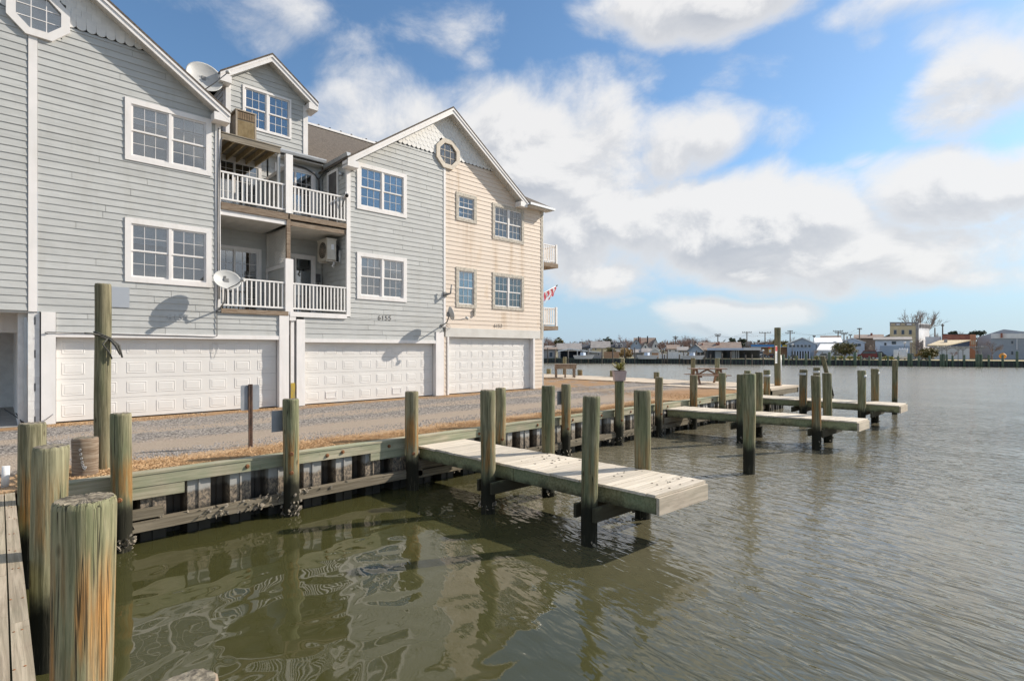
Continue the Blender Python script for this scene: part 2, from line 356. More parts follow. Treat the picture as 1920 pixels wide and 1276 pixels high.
def water():
    m, k, b = newmat('harbour_water')
    p = tcoord(k); x, y, z = k.xyz(p)
    # the corner between dock and seawall lies sheltered, the open harbour is ruffled by the wind
    dd = k.m('ADD', k.m('MULTIPLY', x, .85), k.m('MULTIPLY', y, -.36))
    edge = k.m('ADD', dd, k.m('MULTIPLY', k.m('SUBTRACT', k.noise(p, .35, 3), .5), 2.5))
    open_ = k.ss(edge, .2, 5.5)
    r = k.new('ShaderNodeVectorRotate', rotation_type='Z_AXIS'); k.put(r.inputs['Vector'], p); r.inputs['Angle'].default_value = R(8)
    q = k.stretch(r.outputs[0], 2.5, .85, 1)
    gust = k.ss(k.noise(p, .22, 2), .3, .7, .55, 1.25)
    wave = k.m('ADD', k.noise(q, 2.3, 2, .55, .5), k.m('MULTIPLY', k.noise(q, 5.0, 2, .5, .4), .22))
    swell = k.noise(k.stretch(p, 1, 1.2, 1), 1.5, 1.0, .4, .5)
    calm = k.m('ADD', swell, k.m('MULTIPLY', k.noise(p, 4.2, 0, .4), .16))
    h = k.m('ADD', k.m('MULTIPLY', wave, k.m('MULTIPLY', k.m('MULTIPLY', open_, gust), .042)), k.m('MULTIPLY', calm, .020))
    n = k.new('ShaderNodeBump'); n.inputs['Strength'].default_value = 1.0; n.inputs['Distance'].default_value = 1.0
    k.put(n.inputs['Height'], h); k.l.new(n.outputs[0], b.inputs['Normal'])
    c = k.mix(k.noise(p, .25, 3), (.048, .048, .017), (.060, .058, .022))
    c = k.mix(k.ss(edge, 1.0, 8.0), c, (.168, .152, .106))     # silty towards the open harbour, lightened further in place of bright cloud reflection
    k.put(b.inputs['Base Color'], c); k.put(b.inputs['Roughness'], k.ss(dd, 4.0, 40.0, .02, .20)); b.inputs['IOR'].default_value = 1.58
water()
# ------------------------------------------------------------------ mesh helpers
class MB:
    def __init__(s): s.v = []; s.f = []; s.sm = []
    def add(s, vs, fs, smooth=False):
        n = len(s.v); s.v += [tuple(v) for v in vs]; s.f += [tuple(i + n for i in f) for f in fs]; s.sm += [smooth] * len(fs); return s
    def box(s, x0, x1, y0, y1, z0, z1):
        return s.add([(x0,y0,z0),(x1,y0,z0),(x1,y1,z0),(x0,y1,z0),(x0,y0,z1),(x1,y0,z1),(x1,y1,z1),(x0,y1,z1)],
                     [(0,3,2,1),(4,5,6,7),(0,1,5,4),(1,2,6,5),(2,3,7,6),(3,0,4,7)])
    def hexa(s, p):      # 8 corners: bottom ring then top ring
        return s.add(p, [(0,3,2,1),(4,5,6,7),(0,1,5,4),(1,2,6,5),(2,3,7,6),(3,0,4,7)])
    def bar(s, a, b, w, h, up=(0,0,1)):   # rectangular bar from a to b
        a, b = Vector(a), Vector(b); d = (b - a).normalized(); u = Vector(up)
        if abs(d.dot(u)) > .98: u = Vector((1, 0, 0))
        r = d.cross(u).normalized() * w / 2; t = r.cross(d).normalized() * h / 2
        return s.hexa([a-r-t, a+r-t, b+r-t, b-r-t, a-r+t, a+r+t, b+r+t, b-r+t])
    def tube(s, pts, rad, n=8, cap=True, smooth=True):
        pts = [Vector(p) for p in pts]; rad = rad if isinstance(rad, (list, tuple)) else [rad] * len(pts)
        base = len(s.v); prev = None
        for i, p in enumerate(pts):
            d = (pts[min(i+1, len(pts)-1)] - pts[max(i-1, 0)]).normalized()
            if prev is None:
                u = Vector((0, 0, 1)) if abs(d.z) < .9 else Vector((1, 0, 0)); r = d.cross(u).normalized()
            else: r = (prev - d * prev.dot(d)).normalized()
            prev = r; t = d.cross(r)
            for j in range(n):
                a = 2 * math.pi * j / n; s.v.append(tuple(p + (r * math.cos(a) + t * math.sin(a)) * rad[i]))
        for i in range(len(pts) - 1):
            for j in range(n):
                s.f.append((base+i*n+j, base+i*n+(j+1) % n, base+(i+1)*n+(j+1) % n, base+(i+1)*n+j)); s.sm.append(smooth)
        if cap:
            s.f.append(tuple(base + j for j in range(n))[::-1]); s.sm.append(False)
            e = base + (len(pts)-1)*n; s.f.append(tuple(e + j for j in range(n))); s.sm.append(False)
        return s
    def prism(s, poly, a, b, axis='y'):   # polygon in (x,z) swept from y=a to y=b, or in (y,z) swept along x
        P = (lambda u, w, t: (u, t, w)) if axis == 'y' else ((lambda u, w, t: (t, u, w)) if axis == 'x' else (lambda u, w, t: (u, w, t)))
        n = len(poly); vs = [P(u, w, a) for u, w in poly] + [P(u, w, b) for u, w in poly]
        return s.add(vs, [tuple(range(n))[::-1], tuple(range(n, 2*n))] + [(i, (i+1) % n, n+(i+1) % n, n+i) for i in range(n)])
    def mesh(s, name, mat, off=(0, 0, 0)):
        me = bpy.data.meshes.new(name)
        me.from_pydata([(v[0]-off[0], v[1]-off[1], v[2]-off[2]) for v in s.v], [], s.f)
        if any(s.sm): me.polygons.foreach_set('use_smooth', s.sm)
        bm = bmesh.new(); bm.from_mesh(me); bmesh.ops.recalc_face_normals(bm, faces=bm.faces); bm.to_mesh(me); bm.free()
        if mat: me.materials.append(MATS[mat] if isinstance(mat, str) else mat)
        return me
    def build(s, name, mat, parent=None):
        """one mesh object; vertices are given in world space, the origin is that of the root it belongs to"""
        off = root_loc(parent); o = bpy.data.objects.new(name, s.mesh(name, mat, off)); COL.objects.link(o); o.parent = parent
        return o
def root_loc(o):
    l = Vector((0, 0, 0))
    while o is not None: l += o.location; o = o.parent
    return l
def tag(o, label=None, cat=None, group=None, kind=None):
    for a, b in (('label', label), ('category', cat), ('group', group), ('kind', kind)):
        if b: o[a] = b
    return o
def thing(name, label, cat, loc=(0, 0, 0), group=None, kind=None):
    o = bpy.data.objects.new(name, None); COL.objects.link(o); o.location = loc; o.empty_display_size = .2
    return tag(o, label, cat, group, kind)
def piece(name, me, parent, loc, rot=None, scale=None):
    """a piece that shares mesh data; loc in world space"""
    o = bpy.data.objects.new(name, me); COL.objects.link(o); o.parent = parent; o.location = Vector(loc) - root_loc(parent)
    if rot: o.rotation_euler = rot
    if scale: o.scale = scale
    return o
def text(name, body, size, mat, parent, loc, rot, extrude=.004, align='CENTER'):
    c = bpy.data.curves.new(name, 'FONT'); c.body = body; c.size = size; c.space_character = 1.15; c.extrude = extrude; c.align_x = align; c.align_y = 'CENTER'
    tmp = bpy.data.objects.new('tmp', c); COL.objects.link(tmp); me = bpy.data.meshes.new_from_object(tmp.evaluated_get(bpy.context.evaluated_depsgraph_get())); bpy.data.objects.remove(tmp)
    me.name = name; me.materials.clear(); me.materials.append(MATS[mat]); o = bpy.data.objects.new(name, me); COL.objects.link(o); o.parent = parent
    o.location = Vector(loc) - root_loc(parent); o.rotation_euler = rot; return o

# ------------------------------------------------------------------ setting: water, land, gravel
WZ = -1.0
m = MB()
m.add([(-3000, -3000, WZ), (3000, -3000, WZ), (3000, 3000, WZ), (-3000, 3000, WZ)], [(0, 1, 2, 3)])
tag(m.build('water', 'harbour_water'), kind='structure')
GX = 25.3                                       # the lot ends at the boardwalk
m = MB(); m.box(-60, GX, 9.5, 9.8, -.06, -.015); m.box(-60, GX, 9.8, 17.5, -2.2, -.015); m.box(-60, GX, 17.5, 90, -2.2, -.02)
tag(m.build('gravel_lot', 'gravel_ground'), kind='structure')
# far shore land
def unproject(px, t, z=0.0):
    """back-projects an image column (960 = straight ahead) at an estimated depth -> world"""
    u = (px - 960) / 1000; return Vector((t * (math.cos(TH) + u * math.sin(TH)), t * (math.sin(TH) - u * math.cos(TH)), z))
SH = [(700, 128), (1020, 113), (1240, 108), (1400, 101), (1620, 94), (1900, 85.5), (2300, 74)]   # shoreline
FZ = -.12
m = MB(); n = len(SH)
m.add([unproject(a, t + .3, FZ) for a, t in SH] + [unproject(a, 2900, FZ) for a, t in SH], [(i, i+1, n+i+1, n+i) for i in range(n-1)])
tag(m.build('ground', 'far_land'), kind='structure')

# loose stones on the lot
def stones():
    m = MB(); r = random.Random(3)
    for i in range(9000):
        x = r.uniform(.3, 15) ** 1; y = r.choice([r.uniform(10.6, 11.6), r.uniform(12.6, 16.6), r.uniform(13.6, 16.2)])
        s = r.uniform(.008, .024); a = r.uniform(0, 6.28); z = -.015
        p = [(x + s*math.cos(a+q)*r.uniform(.7, 1.3), y + s*math.sin(a+q)*r.uniform(.7, 1.3), z) for q in (0, 1.57, 3.14, 4.71)]
        m.add(p + [(x, y, z + s*.8)], [(0, 1, 4), (1, 2, 4), (2, 3, 4), (3, 0, 4)])
    return tag(m.build('gravel', 'stone'), 'loose grey stones scattered over the gravel lot', 'gravel', kind='stuff')
stones()
def grass():
    m = MB(); r = random.Random(5)
    def blade(x, y, z, h, s=.0045):
        a = r.uniform(0, 6.28); l = r.uniform(.3, 1.1) * h; dx, dy = math.cos(a), math.sin(a)
        m.add([(x - dy*s, y + dx*s, z), (x + dy*s, y - dx*s, z), (x + dx*l*.6, y + dy*l*.6, z + h*.75), (x + dx*l*1.3, y + dy*l*1.3, z + h)], [(0, 1, 2), (0, 2, 3)])
    for i in range(60000):
        x = .2 + r.random() ** 1.25 * 17; w = .95 - .018 * x + .16 * math.sin(x * 1.7) + .1 * math.sin(x * 4.1)
        y = 9.57 + abs(r.gauss(0, .42)) * w
        if y < 11.2: blade(x, y, -.016, r.uniform(.02, .055))
    for i in range(5200):
        x = r.choice([r.uniform(.8, 8), r.uniform(.8, 18.6)])
        if math.sin(x * 2.3) + math.sin(x * 5.1 + 1) + r.uniform(-1, 1) < -.3: continue
        blade(x, 17.1 - abs(r.gauss(0, .28)), -.016, r.uniform(.02, .05))
    for i in range(2500):
        x = 18 + r.random() * 2.5; blade(x, r.uniform(9.6, 16.5), -.016, r.uniform(.02, .05))
    return tag(m.build('grass', 'dead_grass'), 'dry straw coloured grass along the seawall and garage doors', 'grass', kind='stuff')
grass()

# ------------------------------------------------------------------ townhouses
YW = 17.27                                      # facade plane
EXP = .176                                      # siding exposure
def spans(a, b, cuts):
    out = [(a, b)]
    for c0, c1 in cuts:
        nx = []
        for p, q in out:
            if c1 <= p or c0 >= q: nx.append((p, q)); continue
            if c0 - p > .01: nx.append((p, c0))
            if q - c1 > .01: nx.append((c1, q))
        out = nx
    return out
def inset(w, e=.05): return (w[0]+e, w[1]-e, w[2]+e, w[3]-e)
def siding(parent, mat, z0, z1, xl, xr, Y=YW, openings=(), seed=1, joint=True):
    """lapped boards one by one; xl(z), xr(z) give the ends of a course at height z"""
    r = random.Random(seed); z = z0
    while z < z1 - .01:
        zb = min(z + EXP, z1); a0, b0, a1, b1 = xl(z), xr(z), xl(zb), xr(zb)
        if b0 - a0 > .03:
            cuts = [(o[0], o[1]) for o in openings if o[2] < zb - .02 and o[3] > z + .02]
            def lap(l0, r0, za, zc): MB().hexa([(l0, Y-.024, za-.004), (r0, Y-.024, za-.004), (r0, Y+.004, za-.004), (l0, Y+.004, za-.004), (l0, Y-.010, zc), (r0, Y-.010, zc), (r0, Y+.004, zc), (l0, Y+.004, zc)]).build('siding_board', mat, parent)
            for o in openings:
                if o[2] < zb - .02 and o[3] > z + .02:
                    c0, c1 = max(o[0], a0), min(o[1], b0)
                    if c1 - c0 > .05:
                        if o[2] > z + .012: lap(c0, c1, z, o[2])
                        if o[3] < zb - .012: lap(c0, c1, o[3], zb + .01)
            for p, q in spans(a0, b0, cuts):
                ends = [p]
                if joint:
                    c = p + r.uniform(.6, 3.6)
                    while c < q - .5: ends.append(c); c += r.choice([2.4, 3.6, 3.6, 1.2])
                ends.append(q)
                for i in range(len(ends) - 1):
                    l0, r0 = ends[i] + (.004 if i else 0), ends[i+1] - (.004 if i < len(ends) - 2 else 0)
                    l1 = a1 if (ends[i] == a0) else l0; r1 = b1 if (ends[i+1] == b0) else r0
                    if r1 < l1: r1 = l1 = (l1 + r1) / 2
                    dy = r.uniform(-.0015, .0015)
                    MB().hexa([(l0, Y-.024+dy, z-.004), (r0, Y-.024+dy, z-.004), (r0, Y+.004, z-.004), (l0, Y+.004, z-.004),
                               (l1, Y-.006, zb+.012), (r1, Y-.006, zb+.012), (r1, Y+.004, zb+.012), (l1, Y+.004, zb+.012)]).build('siding_board', mat, parent)
        z = zb
def window(parent, x0, x1, z0, z1, Y=YW, trim='trim_white', tw=.14, units=2, grid=(3, 2), blind=.27, low='screen_grey', frame='trim_white'):
    """cased double-hung window: casing > sashes, panes, muntins, blind, dark room behind"""
    m = MB(); ya, yb = Y - .045, Y + .02
    m.hexa([(x0, ya, z0), (x1, ya, z0), (x1, yb, z0), (x0, yb, z0), (x0+tw, ya, z0+tw), (x1-tw, ya, z0+tw), (x1-tw, yb, z0+tw), (x0+tw, yb, z0+tw)])
    m.hexa([(x0+tw, ya, z1-tw), (x1-tw, ya, z1-tw), (x1-tw, yb, z1-tw), (x0+tw, yb, z1-tw), (x0, ya, z1), (x1, ya, z1), (x1, yb, z1), (x0, yb, z1)])
    e = .0015
    m.hexa([(x0, ya, z0+e), (x0+tw, ya, z0+tw+e), (x0+tw, yb, z0+tw+e), (x0, yb, z0+e), (x0, ya, z1-e), (x0+tw, ya, z1-tw-e), (x0+tw, yb, z1-tw-e), (x0, yb, z1-e)])
    m.hexa([(x1-tw, ya, z0+tw+e), (x1, ya, z0+e), (x1, yb, z0+e), (x1-tw, yb, z0+tw+e), (x1-tw, ya, z1-tw-e), (x1, ya, z1-e), (x1, yb, z1-e), (x1-tw, yb, z1-tw-e)])
    w = m.build('window', trim, parent)
    a, b, c, d = x0+tw, x1-tw, z0+tw, z1-tw; mull = .07 if units == 2 else 0
    uw = (b - a - mull) / units
    if units == 2: MB().box(a+uw, b-uw, Y-.03, Y+.04, c, d).build('mullion', frame, w)
    MB().box(a, b, Y+.245, Y+.255, c, d).build('room_backing', 'dark_interior', w)
    for i in range(units):
        p = a + i * (uw + mull); q = p + uw; mid = (c + d) / 2; f = .045
        for k_, (s0, s1, dy) in enumerate(((c, mid + .02, .03), (mid - .02, d, .005))):
            m = MB(); y0, y1 = Y - .012 + dy, Y + .018 + dy
            m.box(p, p+f, y0, y1, s0, s1); m.box(q-f, q, y0, y1, s0, s1); m.box(p+f, q-f, y0, y1, s0, s0+f); m.box(p+f, q-f, y0, y1, s1-f, s1)
            m.build('sash', frame, w)
            MB().box(p+f, q-f, Y+.006+dy, Y+.010+dy, s0+f, s1-f).build('pane', 'window_glass', w)
            m = MB(); gx, gz = grid
            for j in range(1, gx): xx = p+f + (q-p-2*f)*j/gx; m.box(xx-.006, xx+.006, Y-.008+dy, Y+.004+dy, s0+f, s1-f)
            for j in range(1, gz): zz = s0+f + (s1-s0-2*f)*j/gz; m.box(p+f, q-f, Y-.009+dy, Y+.0035+dy, zz-.006, zz+.006)
            m.build('muntins', frame, w)
        if low: MB().box(p+f, q-f, Y+.060, Y+.064, c+f, mid).build('insect_screen', low, w)
        if blind:
            m = MB(); bz = d - f - (d - c) * blind * (.75 + .5 * ((x0 * 7.3 + z0 * 3.1 + i * .37) % 1.0)); zz = d - f
            while zz > bz: m.hexa([(p+f, Y+.075, zz-.03), (q-f, Y+.075, zz-.03), (q-f, Y+.08, zz-.03), (p+f, Y+.08, zz-.03), (p+f, Y+.09, zz), (q-f, Y+.09, zz), (q-f, Y+.095, zz), (p+f, Y+.095, zz)]); zz -= .033
            m.build('blind', 'blind_white', w)
    return w
def octagon(parent, xc, zc, Y, ro=.58, ri=.41, trim='trim_white'):
    pts = [(math.cos(R(22.5 + 45*i)), math.sin(R(22.5 + 45*i))) for i in range(8)]; S = 1 / math.cos(R(22.5))
    m = MB(); ya, yb = Y - .09, Y + .02
    for i in range(8):
        (c0, s0), (c1, s1) = pts[i], pts[(i+1) % 8]
        P = lambda r, c, s, y: (xc + r*S*c, y, zc + r*S*s)
        m.hexa([P(ri, c0, s0, ya), P(ro, c0, s0, ya), P(ro, c0, s0, yb), P(ri, c0, s0, yb), P(ri, c1, s1, ya), P(ro, c1, s1, ya), P(ro, c1, s1, yb), P(ri, c1, s1, yb)])
    w = m.build('octagon_window', trim, parent)
    MB().prism([(xc + (ri+.005)*S*c, zc + (ri+.005)*S*s) for c, s in pts], Y-.02, Y-.012).build('pane', 'window_glass', w)
    MB().prism([(xc + (ri+.005)*S*c, zc + (ri+.005)*S*s) for c, s in pts], Y+.10, Y+.11).build('room_backing', 'blind_white', w)
    m = MB()
    for t in (-.14, .14):
        m.box(xc+t-.009, xc+t+.009, Y-.034, Y-.024, zc-ri*.97, zc+ri*.97); m.box(xc-ri*.97, xc+ri*.97, Y-.035, Y-.025, zc+t-.009, zc+t+.009)
    m.build('muntins', trim, w); return w
def scallops(parent, z0, zp, xp, sl, Y, xl, xr, hole, singly, side):
    """rounded shingles in overlapping rows up to the peak; only the half of the gable that belongs to this house"""
    W, H = .2, .165; allm = MB(); row = 0; z = z0
    prof = [(-W/2, H*2), (-W/2, .08)] + [(W/2*math.cos(a), .08 + .08*math.sin(a)) for a in [R(180 + 180*i/6) for i in range(1, 6)]] + [(W/2, .08), (W/2, H*2)]
    tile = MB().prism([(u*.97, w) for u, w in prof], -.012, 0).mesh('scallop', 'scallop_white')
    while z < zp - .1:
        half = (zp - .12 - z) / sl; x = xp + (W/2 if row % 2 else 0) - W * 40
        while x < xp + half:
            ok = xl <= x <= xr and abs(x - xp) < half - .06 and (hole is None or (x-hole[0])**2 + (z+.1-hole[1])**2 > hole[2]**2)
            top_room = (zp - abs(x - xp) * sl) - z
            if ok and top_room > .12:
                yy = Y - .03 - .0015 * (row % 2)
                if singly: piece('scallop', tile, parent, (x, yy, z), (R(2.6), 0, 0), (1, 1, min(1, (top_room-.02)/(2*H))))
                else:
                    h = min(2*H, top_room)
                    allm.add([(x + u*.97, yy - .012*(1 - w/(2*H)), z + min(w, h)) for u, w in prof] + [(x + u*.97, yy + .004, z + min(w, h)) for u, w in prof],
                             [tuple(range(len(prof)))] + [(i, i+1, len(prof)+i+1, len(prof)+i) for i in range(len(prof)-1)])
            x += W
        z += H; row += 1
    if not singly: tag(allm.build('scallop_shingles', 'scallop_white', parent), kind='stuff')
def rake(parent, xp, zp, sl, xe, side, y0, y1):
    """one slope of a gable: shingled deck, soffit, rake boards and the boxed eave return"""
    ze = zp - abs(xe - xp) * sl; th = .10
    def sl_box(name, mat, da, db, ya, yb, s=0.0, e=0.0):
        xa, xb = xp + side * s, xe + side * e; za, zb = zp - abs(xa-xp)*sl, zp - abs(xb-xp)*sl
        return MB().hexa([(xa, ya, za-db), (xb, ya, zb-db), (xb, yb, zb-db), (xa, yb, za-db), (xa, ya, za-da), (xb, ya, zb-da), (xb, yb, zb-da), (xa, yb, za-da)]).build(name, mat, parent)
    rf = sl_box('roof', 'asphalt_shingle', -.015, .05, y0, y1)
    sl_box('rake_board', 'trim_white', .055, .27, y0 + .03, y0 + .07)
    sl_box('rake_mould', 'trim_white', .052, .13, y0 + .005, y0 + .03)
    sl_box('soffit', 'soffit', .20, .23, y0 + .07, YW + .02)
    MB().box(min(xe - side*.42, xe), max(xe - side*.42, xe), y0 + .032, YW + .01, ze - .30, ze - .10 + .02).build('eave_return', 'trim_white', parent)
    return rf
def garage_door(parent, x0, x1, z1, rows, cols, Y, vents=()):
    """sectional door: four or five sections with raised panels"""
    sh = (z1 - .02) / rows; d = MB(); 
    for i in range(rows): d.box(x0, x1, Y, Y+.05, .02 + i*sh + .003, .02 + (i+1)*sh - .003)
    door = d.build('garage_door', 'door_white', parent)
    cw = (x1 - x0) / cols; pw, ph = cw * .68, sh * .58; a = .022
    m = MB()       # moulded rim with a raised field inside
    def ring(i0, i1, ya, yb):
        q = lambda i, y: [(-pw/2+i, y, -ph/2+i), (pw/2-i, y, -ph/2+i), (pw/2-i, y, ph/2-i), (-pw/2+i, y, ph/2-i)]
        m.add(q(i0, ya) + q(i1, yb), [(j, (j+1) % 4, 4+(j+1) % 4, 4+j) for j in range(4)])
    ring(0, .010, 0, -.007); ring(.010, .018, -.007, -.007); ring(.018, .030, -.007, .0); ring(.030, .065, -.0005, -.007)
    m.add([(-pw/2+.065, -.007, -ph/2+.065), (pw/2-.065, -.007, -ph/2+.065), (pw/2-.065, -.007, ph/2-.065), (-pw/2+.065, -.007, ph/2-.065)], [(0, 1, 2, 3)])
    me = m.mesh('panel', 'door_white')
    for i in range(rows):
        for j in range(cols):
            piece('panel', me, door, (x0 + (j+.5)*cw, Y - .0015, .02 + (i+.5)*sh))
    for (j, i) in vents:
        xc, zc = x0 + (j+.5)*cw, .02 + (i+.5)*sh; m = MB()
        for sx in (-1, 1): m.box(xc+sx*pw*.4-.012, xc+sx*pw*.4+.012, Y-.017, Y-.003, zc-ph*.36, zc+ph*.36)
        for sz in (-1, 1): m.box(xc-pw*.4+.013, xc+pw*.4-.013, Y-.017, Y-.003, zc+sz*ph*.33-.012, zc+sz*ph*.33+.012)
        m.build('vent_frame', 'trim_white', door)
    MB().box(x0, x1, Y+.01, Y+.045, 0, .022).build('bottom_seal', 'black', door)
    return door
def railing(parent, x0, x1, z0, z1, Y, n):
    m = MB(); m.box(x0, x1, Y-.03, Y+.03, z1-.045, z1); m.box(x0, x1, Y-.025, Y+.025, z0, z0+.05)
    rl = m.build('railing', 'rail_white', parent)
    me = MB().box(-.019, .019, -.017, .017, z0+.05, z1-.045).mesh('baluster', 'rail_white')
    for i in range(n): piece('baluster', me, rl, (x0 + (i+.5)*(x1-x0)/n, Y, 0))
    return rl
def const(v): return lambda z: v

YD = YW + .17                                   # garage doors sit back in their openings
XP1, ZP1, SL = .7, 11.6, .694                   # left gable
XP2, ZP2, SL2 = 13.0, 11.45, .69                # right gable
def gl(xp, zp, sl): return lambda z: xp - max(0, (zp - .12 - z)) / sl
def gr(xp, zp, sl): return lambda z: xp + max(0, (zp - .12 - z)) / sl

# --- leftmost house: open carport under grey siding
A = thing('townhouse', 'grey townhouse cut by the left picture edge, above an open white carport', 'townhouse', (-1.5, YW, 0), 'row of waterfront townhouses')
siding(A, 'siding_grey', 2.76, 9.85, const(-3.3), const(.50), seed=11, openings=[(.27, .55, 9.5, 10.36)])
MB().prism([(-3.3, 2.72), (.69, 2.72), (.69, 11.4), (-3.3, 8.7)], YW+.30, YW+.5).build('wall', 'siding_grey', A)
scallops(A, 9.86, ZP1, XP1, SL, YW, -2.5, .5, (.7, 9.93, .56), True, -1)
rake(A, XP1, ZP1, SL, -3.45, -1, YW-.42, 24.2)
MB().box(.33, .50, YW+.22, YW+6, 0, 2.70).build('carport_wall', 'blockwork', A)
MB().box(-3.3, .49, YW+6, YW+6.2, 0, 2.7).build('carport_wall', 'blockwork', A)
MB().box(-3.3, .66, YW+.02, YW+6, 2.70, 2.75).build('carport_ceiling', 'soffit', A)
MB().box(-3.3, .33, YW+1.2, YW+1.4, 2.25, 2.70).build('carport_beam', 'trim_white', A)
MB().box(-3.3, .33, YW+.0, YW+6, -.012, .0).build('carport_floor', 'concrete', A)
MB().box(.44, .50, YW+.12, YW+.22, 0, 2.6).build('downpipe', 'aluminium', A)
bl = MB().box(.505, .715, YW-.0, YW+.21, 0, .1935).mesh('block', 'blockwork')
for i in range(14): piece('block', bl, A, (0, rng.uniform(-.002, .002), i * .1945))
for z in (.02, .82, 1.62, 2.42): MB().box(.62, .64, YW-.006, YW+.01, z, z+.19).build('slot', 'black', A)
m = MB(); m.tube([(.3, YW+.4, .28), (.36, YW+.25, .16), (.4, YW+.16, .06), (.52, YW-.1, .02)], .012); m.tube([(.1, YW+.8, .36), (.3, YW+.38, .2), (.46, YW+.1, .03)], .012); m.build('hose', 'black', A)

# --- house 6157: grey, white casings, dormer and the first pair of balconies
B = thing('townhouse', 'grey townhouse numbered 6157 with dormer, two balconies and the nearest garage door', 'townhouse', (3.6, YW, 0), 'row of waterfront townhouses')
w1 = (2.40, 4.46, 3.62, 5.32); w2 = (2.40, 4.46, 6.85, 8.50)
siding(B, 'siding_grey', 2.25, 2.74, const(1.02), const(6.42), seed=21)
siding(B, 'siding_grey', 2.74, 2.93, const(.68), const(6.62), seed=22)
siding(B, 'siding_grey', 2.93, 9.86, const(.68), lambda z: min(4.58, gr(XP1, ZP1, SL)(z)), seed=23, openings=[inset(w1), inset(w2), (.68, 1.13, 9.5, 10.36)])
MB().prism([(.715, 2.3), (6.65, 2.3), (6.65, 2.95), (4.66, 2.95), (4.66, 8.75), (.715, 11.4)], YW+.30, YW+.5).build('wall', 'siding_grey', B)
MB().box(.52, 6.65, YW+.30, YW+.45, .0, 2.3).build('garage_wall', 'dark_interior', B)
scallops(B, 9.86, ZP1, XP1, SL, YW, .9, 4.5, (.7, 9.93, .56), True, 1)
octagon(B, .7, 9.93, YW)
window(B, *w1); window(B, *w2)
MB().box(.51, .675, YW-.035, YW+.02, 2.735, 9.36).build('party_strip', 'trim_white', B)
MB().box(4.56, 4.70, YW-.04, YW+.05, 2.96, 8.75).build('corner_board', 'trim_white', B)
rake(B, XP1, ZP1, SL, 4.86, 1, YW-.42, 24.2)
MB().box(.74, 1.01, YW-.06, YW+.25, 0, 2.735).build('pilaster', 'trim_white', B)
MB().box(6.38, 6.68, YW-.06, YW+.25, 0, 2.92).build('pilaster', 'trim_white', B)
MB().box(1.012, 6.378, YW-.05, YW+.25, 2.13, 2.25).build('door_header', 'trim_white', B)
garage_door(B, 1.03, 6.36, 2.13, 4, 8, YD)
m = MB(); m.tube([(4.55, YD-.03, 2.05), (4.56, YD-.04, 1.75), (4.6, YD-.05, 1.62), (4.68, YD-.05, 1.65), (4.70, YD-.04, 1.78), (4.66, YD-.03, 2.0)], .006, 5); m.build('pull_cord', 'sign_white', B)
text('house_number', '6157', .24, 'letter_pale', B, (3.62, YW-.028, 2.72), (R(90), 0, 0))
m = MB(); m.tube([(.86, YW-.08, 2.2), (.80, YW-.1, 2.235), (.86, YW-.09, 2.245), (1.4, YW-.07, 2.24), (2.8, YW-.065, 2.215), (4.0, YW-.065, 2.20), (4.52, YW-.06, 2.185), (4.60, YW-.05, 2.22), (4.60, YW-.04, 2.9), (4.62, YW-.06, 3.4), (4.61, YW-.055, 5.5), (4.64, YW-.055, 8.3)], .011, 6)
m.tube([(4.66, YW-.06, 3.3), (4.65, YW-.07, 6.0), (4.67, YW-.06, 7.2), (4.72, YW-.05, 8.0), (4.8, YW-.0, 8.15)], .014, 6)
m.build('cable', 'cable', B)
m = MB(); m.tube([(.8, YW-.06, .1), (.96, YW-.2, .26)], .012, 6); m.build('hose_bib', 'aluminium', B)

# --- house 6155
Cc = thing('townhouse', 'grey townhouse numbered 6155 with the middle garage door and a plain gable half', 'townhouse', (10.5, YW, 0), 'row of waterfront townhouses')
w3 = (9.05, 11.08, 3.60, 5.25); w4 = (9.05, 11.08, 6.76, 8.40)
siding(Cc, 'siding_grey', 2.18, 2.532, const(7.18), const(12.46), seed=31); siding(Cc, 'siding_grey', 2.532, 2.93, const(7.18), const(12.80), seed=33)
siding(Cc, 'siding_grey', 2.93, 9.52, lambda z: max(8.80, gl(XP2, ZP2, SL2)(z)), const(12.80), seed=32, openings=[inset(w3), inset(w4), (12.57, 13, 9.25, 10.1)])
MB().prism([(6.70, 2.3), (12.85, 2.3), (12.85, 11.3), (8.72, 8.5), (8.72, 2.95), (6.70, 2.95)], YW+.30, YW+.5).build('wall', 'siding_grey', Cc)
MB().box(6.70, 12.85, YW+.30, YW+.45, 0, 2.3).build('garage_wall', 'dark_interior', Cc)
scallops(Cc, 9.53, ZP2, XP2, SL2, YW, 8.9, 12.9, (13.0, 9.66, .56), False, -1)
window(Cc, *w3); window(Cc, *w4)
MB().box(8.66, 8.80, YW-.04, YW+.05, 2.96, 8.5).build('corner_board', 'trim_white', Cc)
MB().box(12.80, 12.90, YW-.035, YW+.02, 2.7, 9.1).build('party_strip', 'trim_white', Cc)
rake(Cc, XP2, ZP2, SL2, 8.52, -1, YW-.42, 24.2)
MB().box(6.93, 7.20, YW-.05, YW+.25, 0, 2.80).build('pilaster', 'trim_white', Cc)
MB().box(12.42, 12.80, YW-.05, YW+.25, 0, 2.52).build('pilaster', 'trim_white', Cc)
MB().box(7.202, 12.418, YW-.045, YW+.25, 2.06, 2.18).build('door_header', 'trim_white', Cc)
garage_door(Cc, 7.22, 12.40, 2.06, 4, 8, YD, vents=[(1, 0), (5, 0)])
text('house_number', '6155', .25, 'number_dark', Cc, (10.15, YW-.028, 2.97), (R(90), 0, 0))
m = MB(); m.box(6.76, 6.86, YW-.02, YW+.06, .0, 2.75); m.box(6.70, 6.90, YW-.06, YW+.08, 2.75, 2.9); m.build('downspout', 'trim_white', Cc)
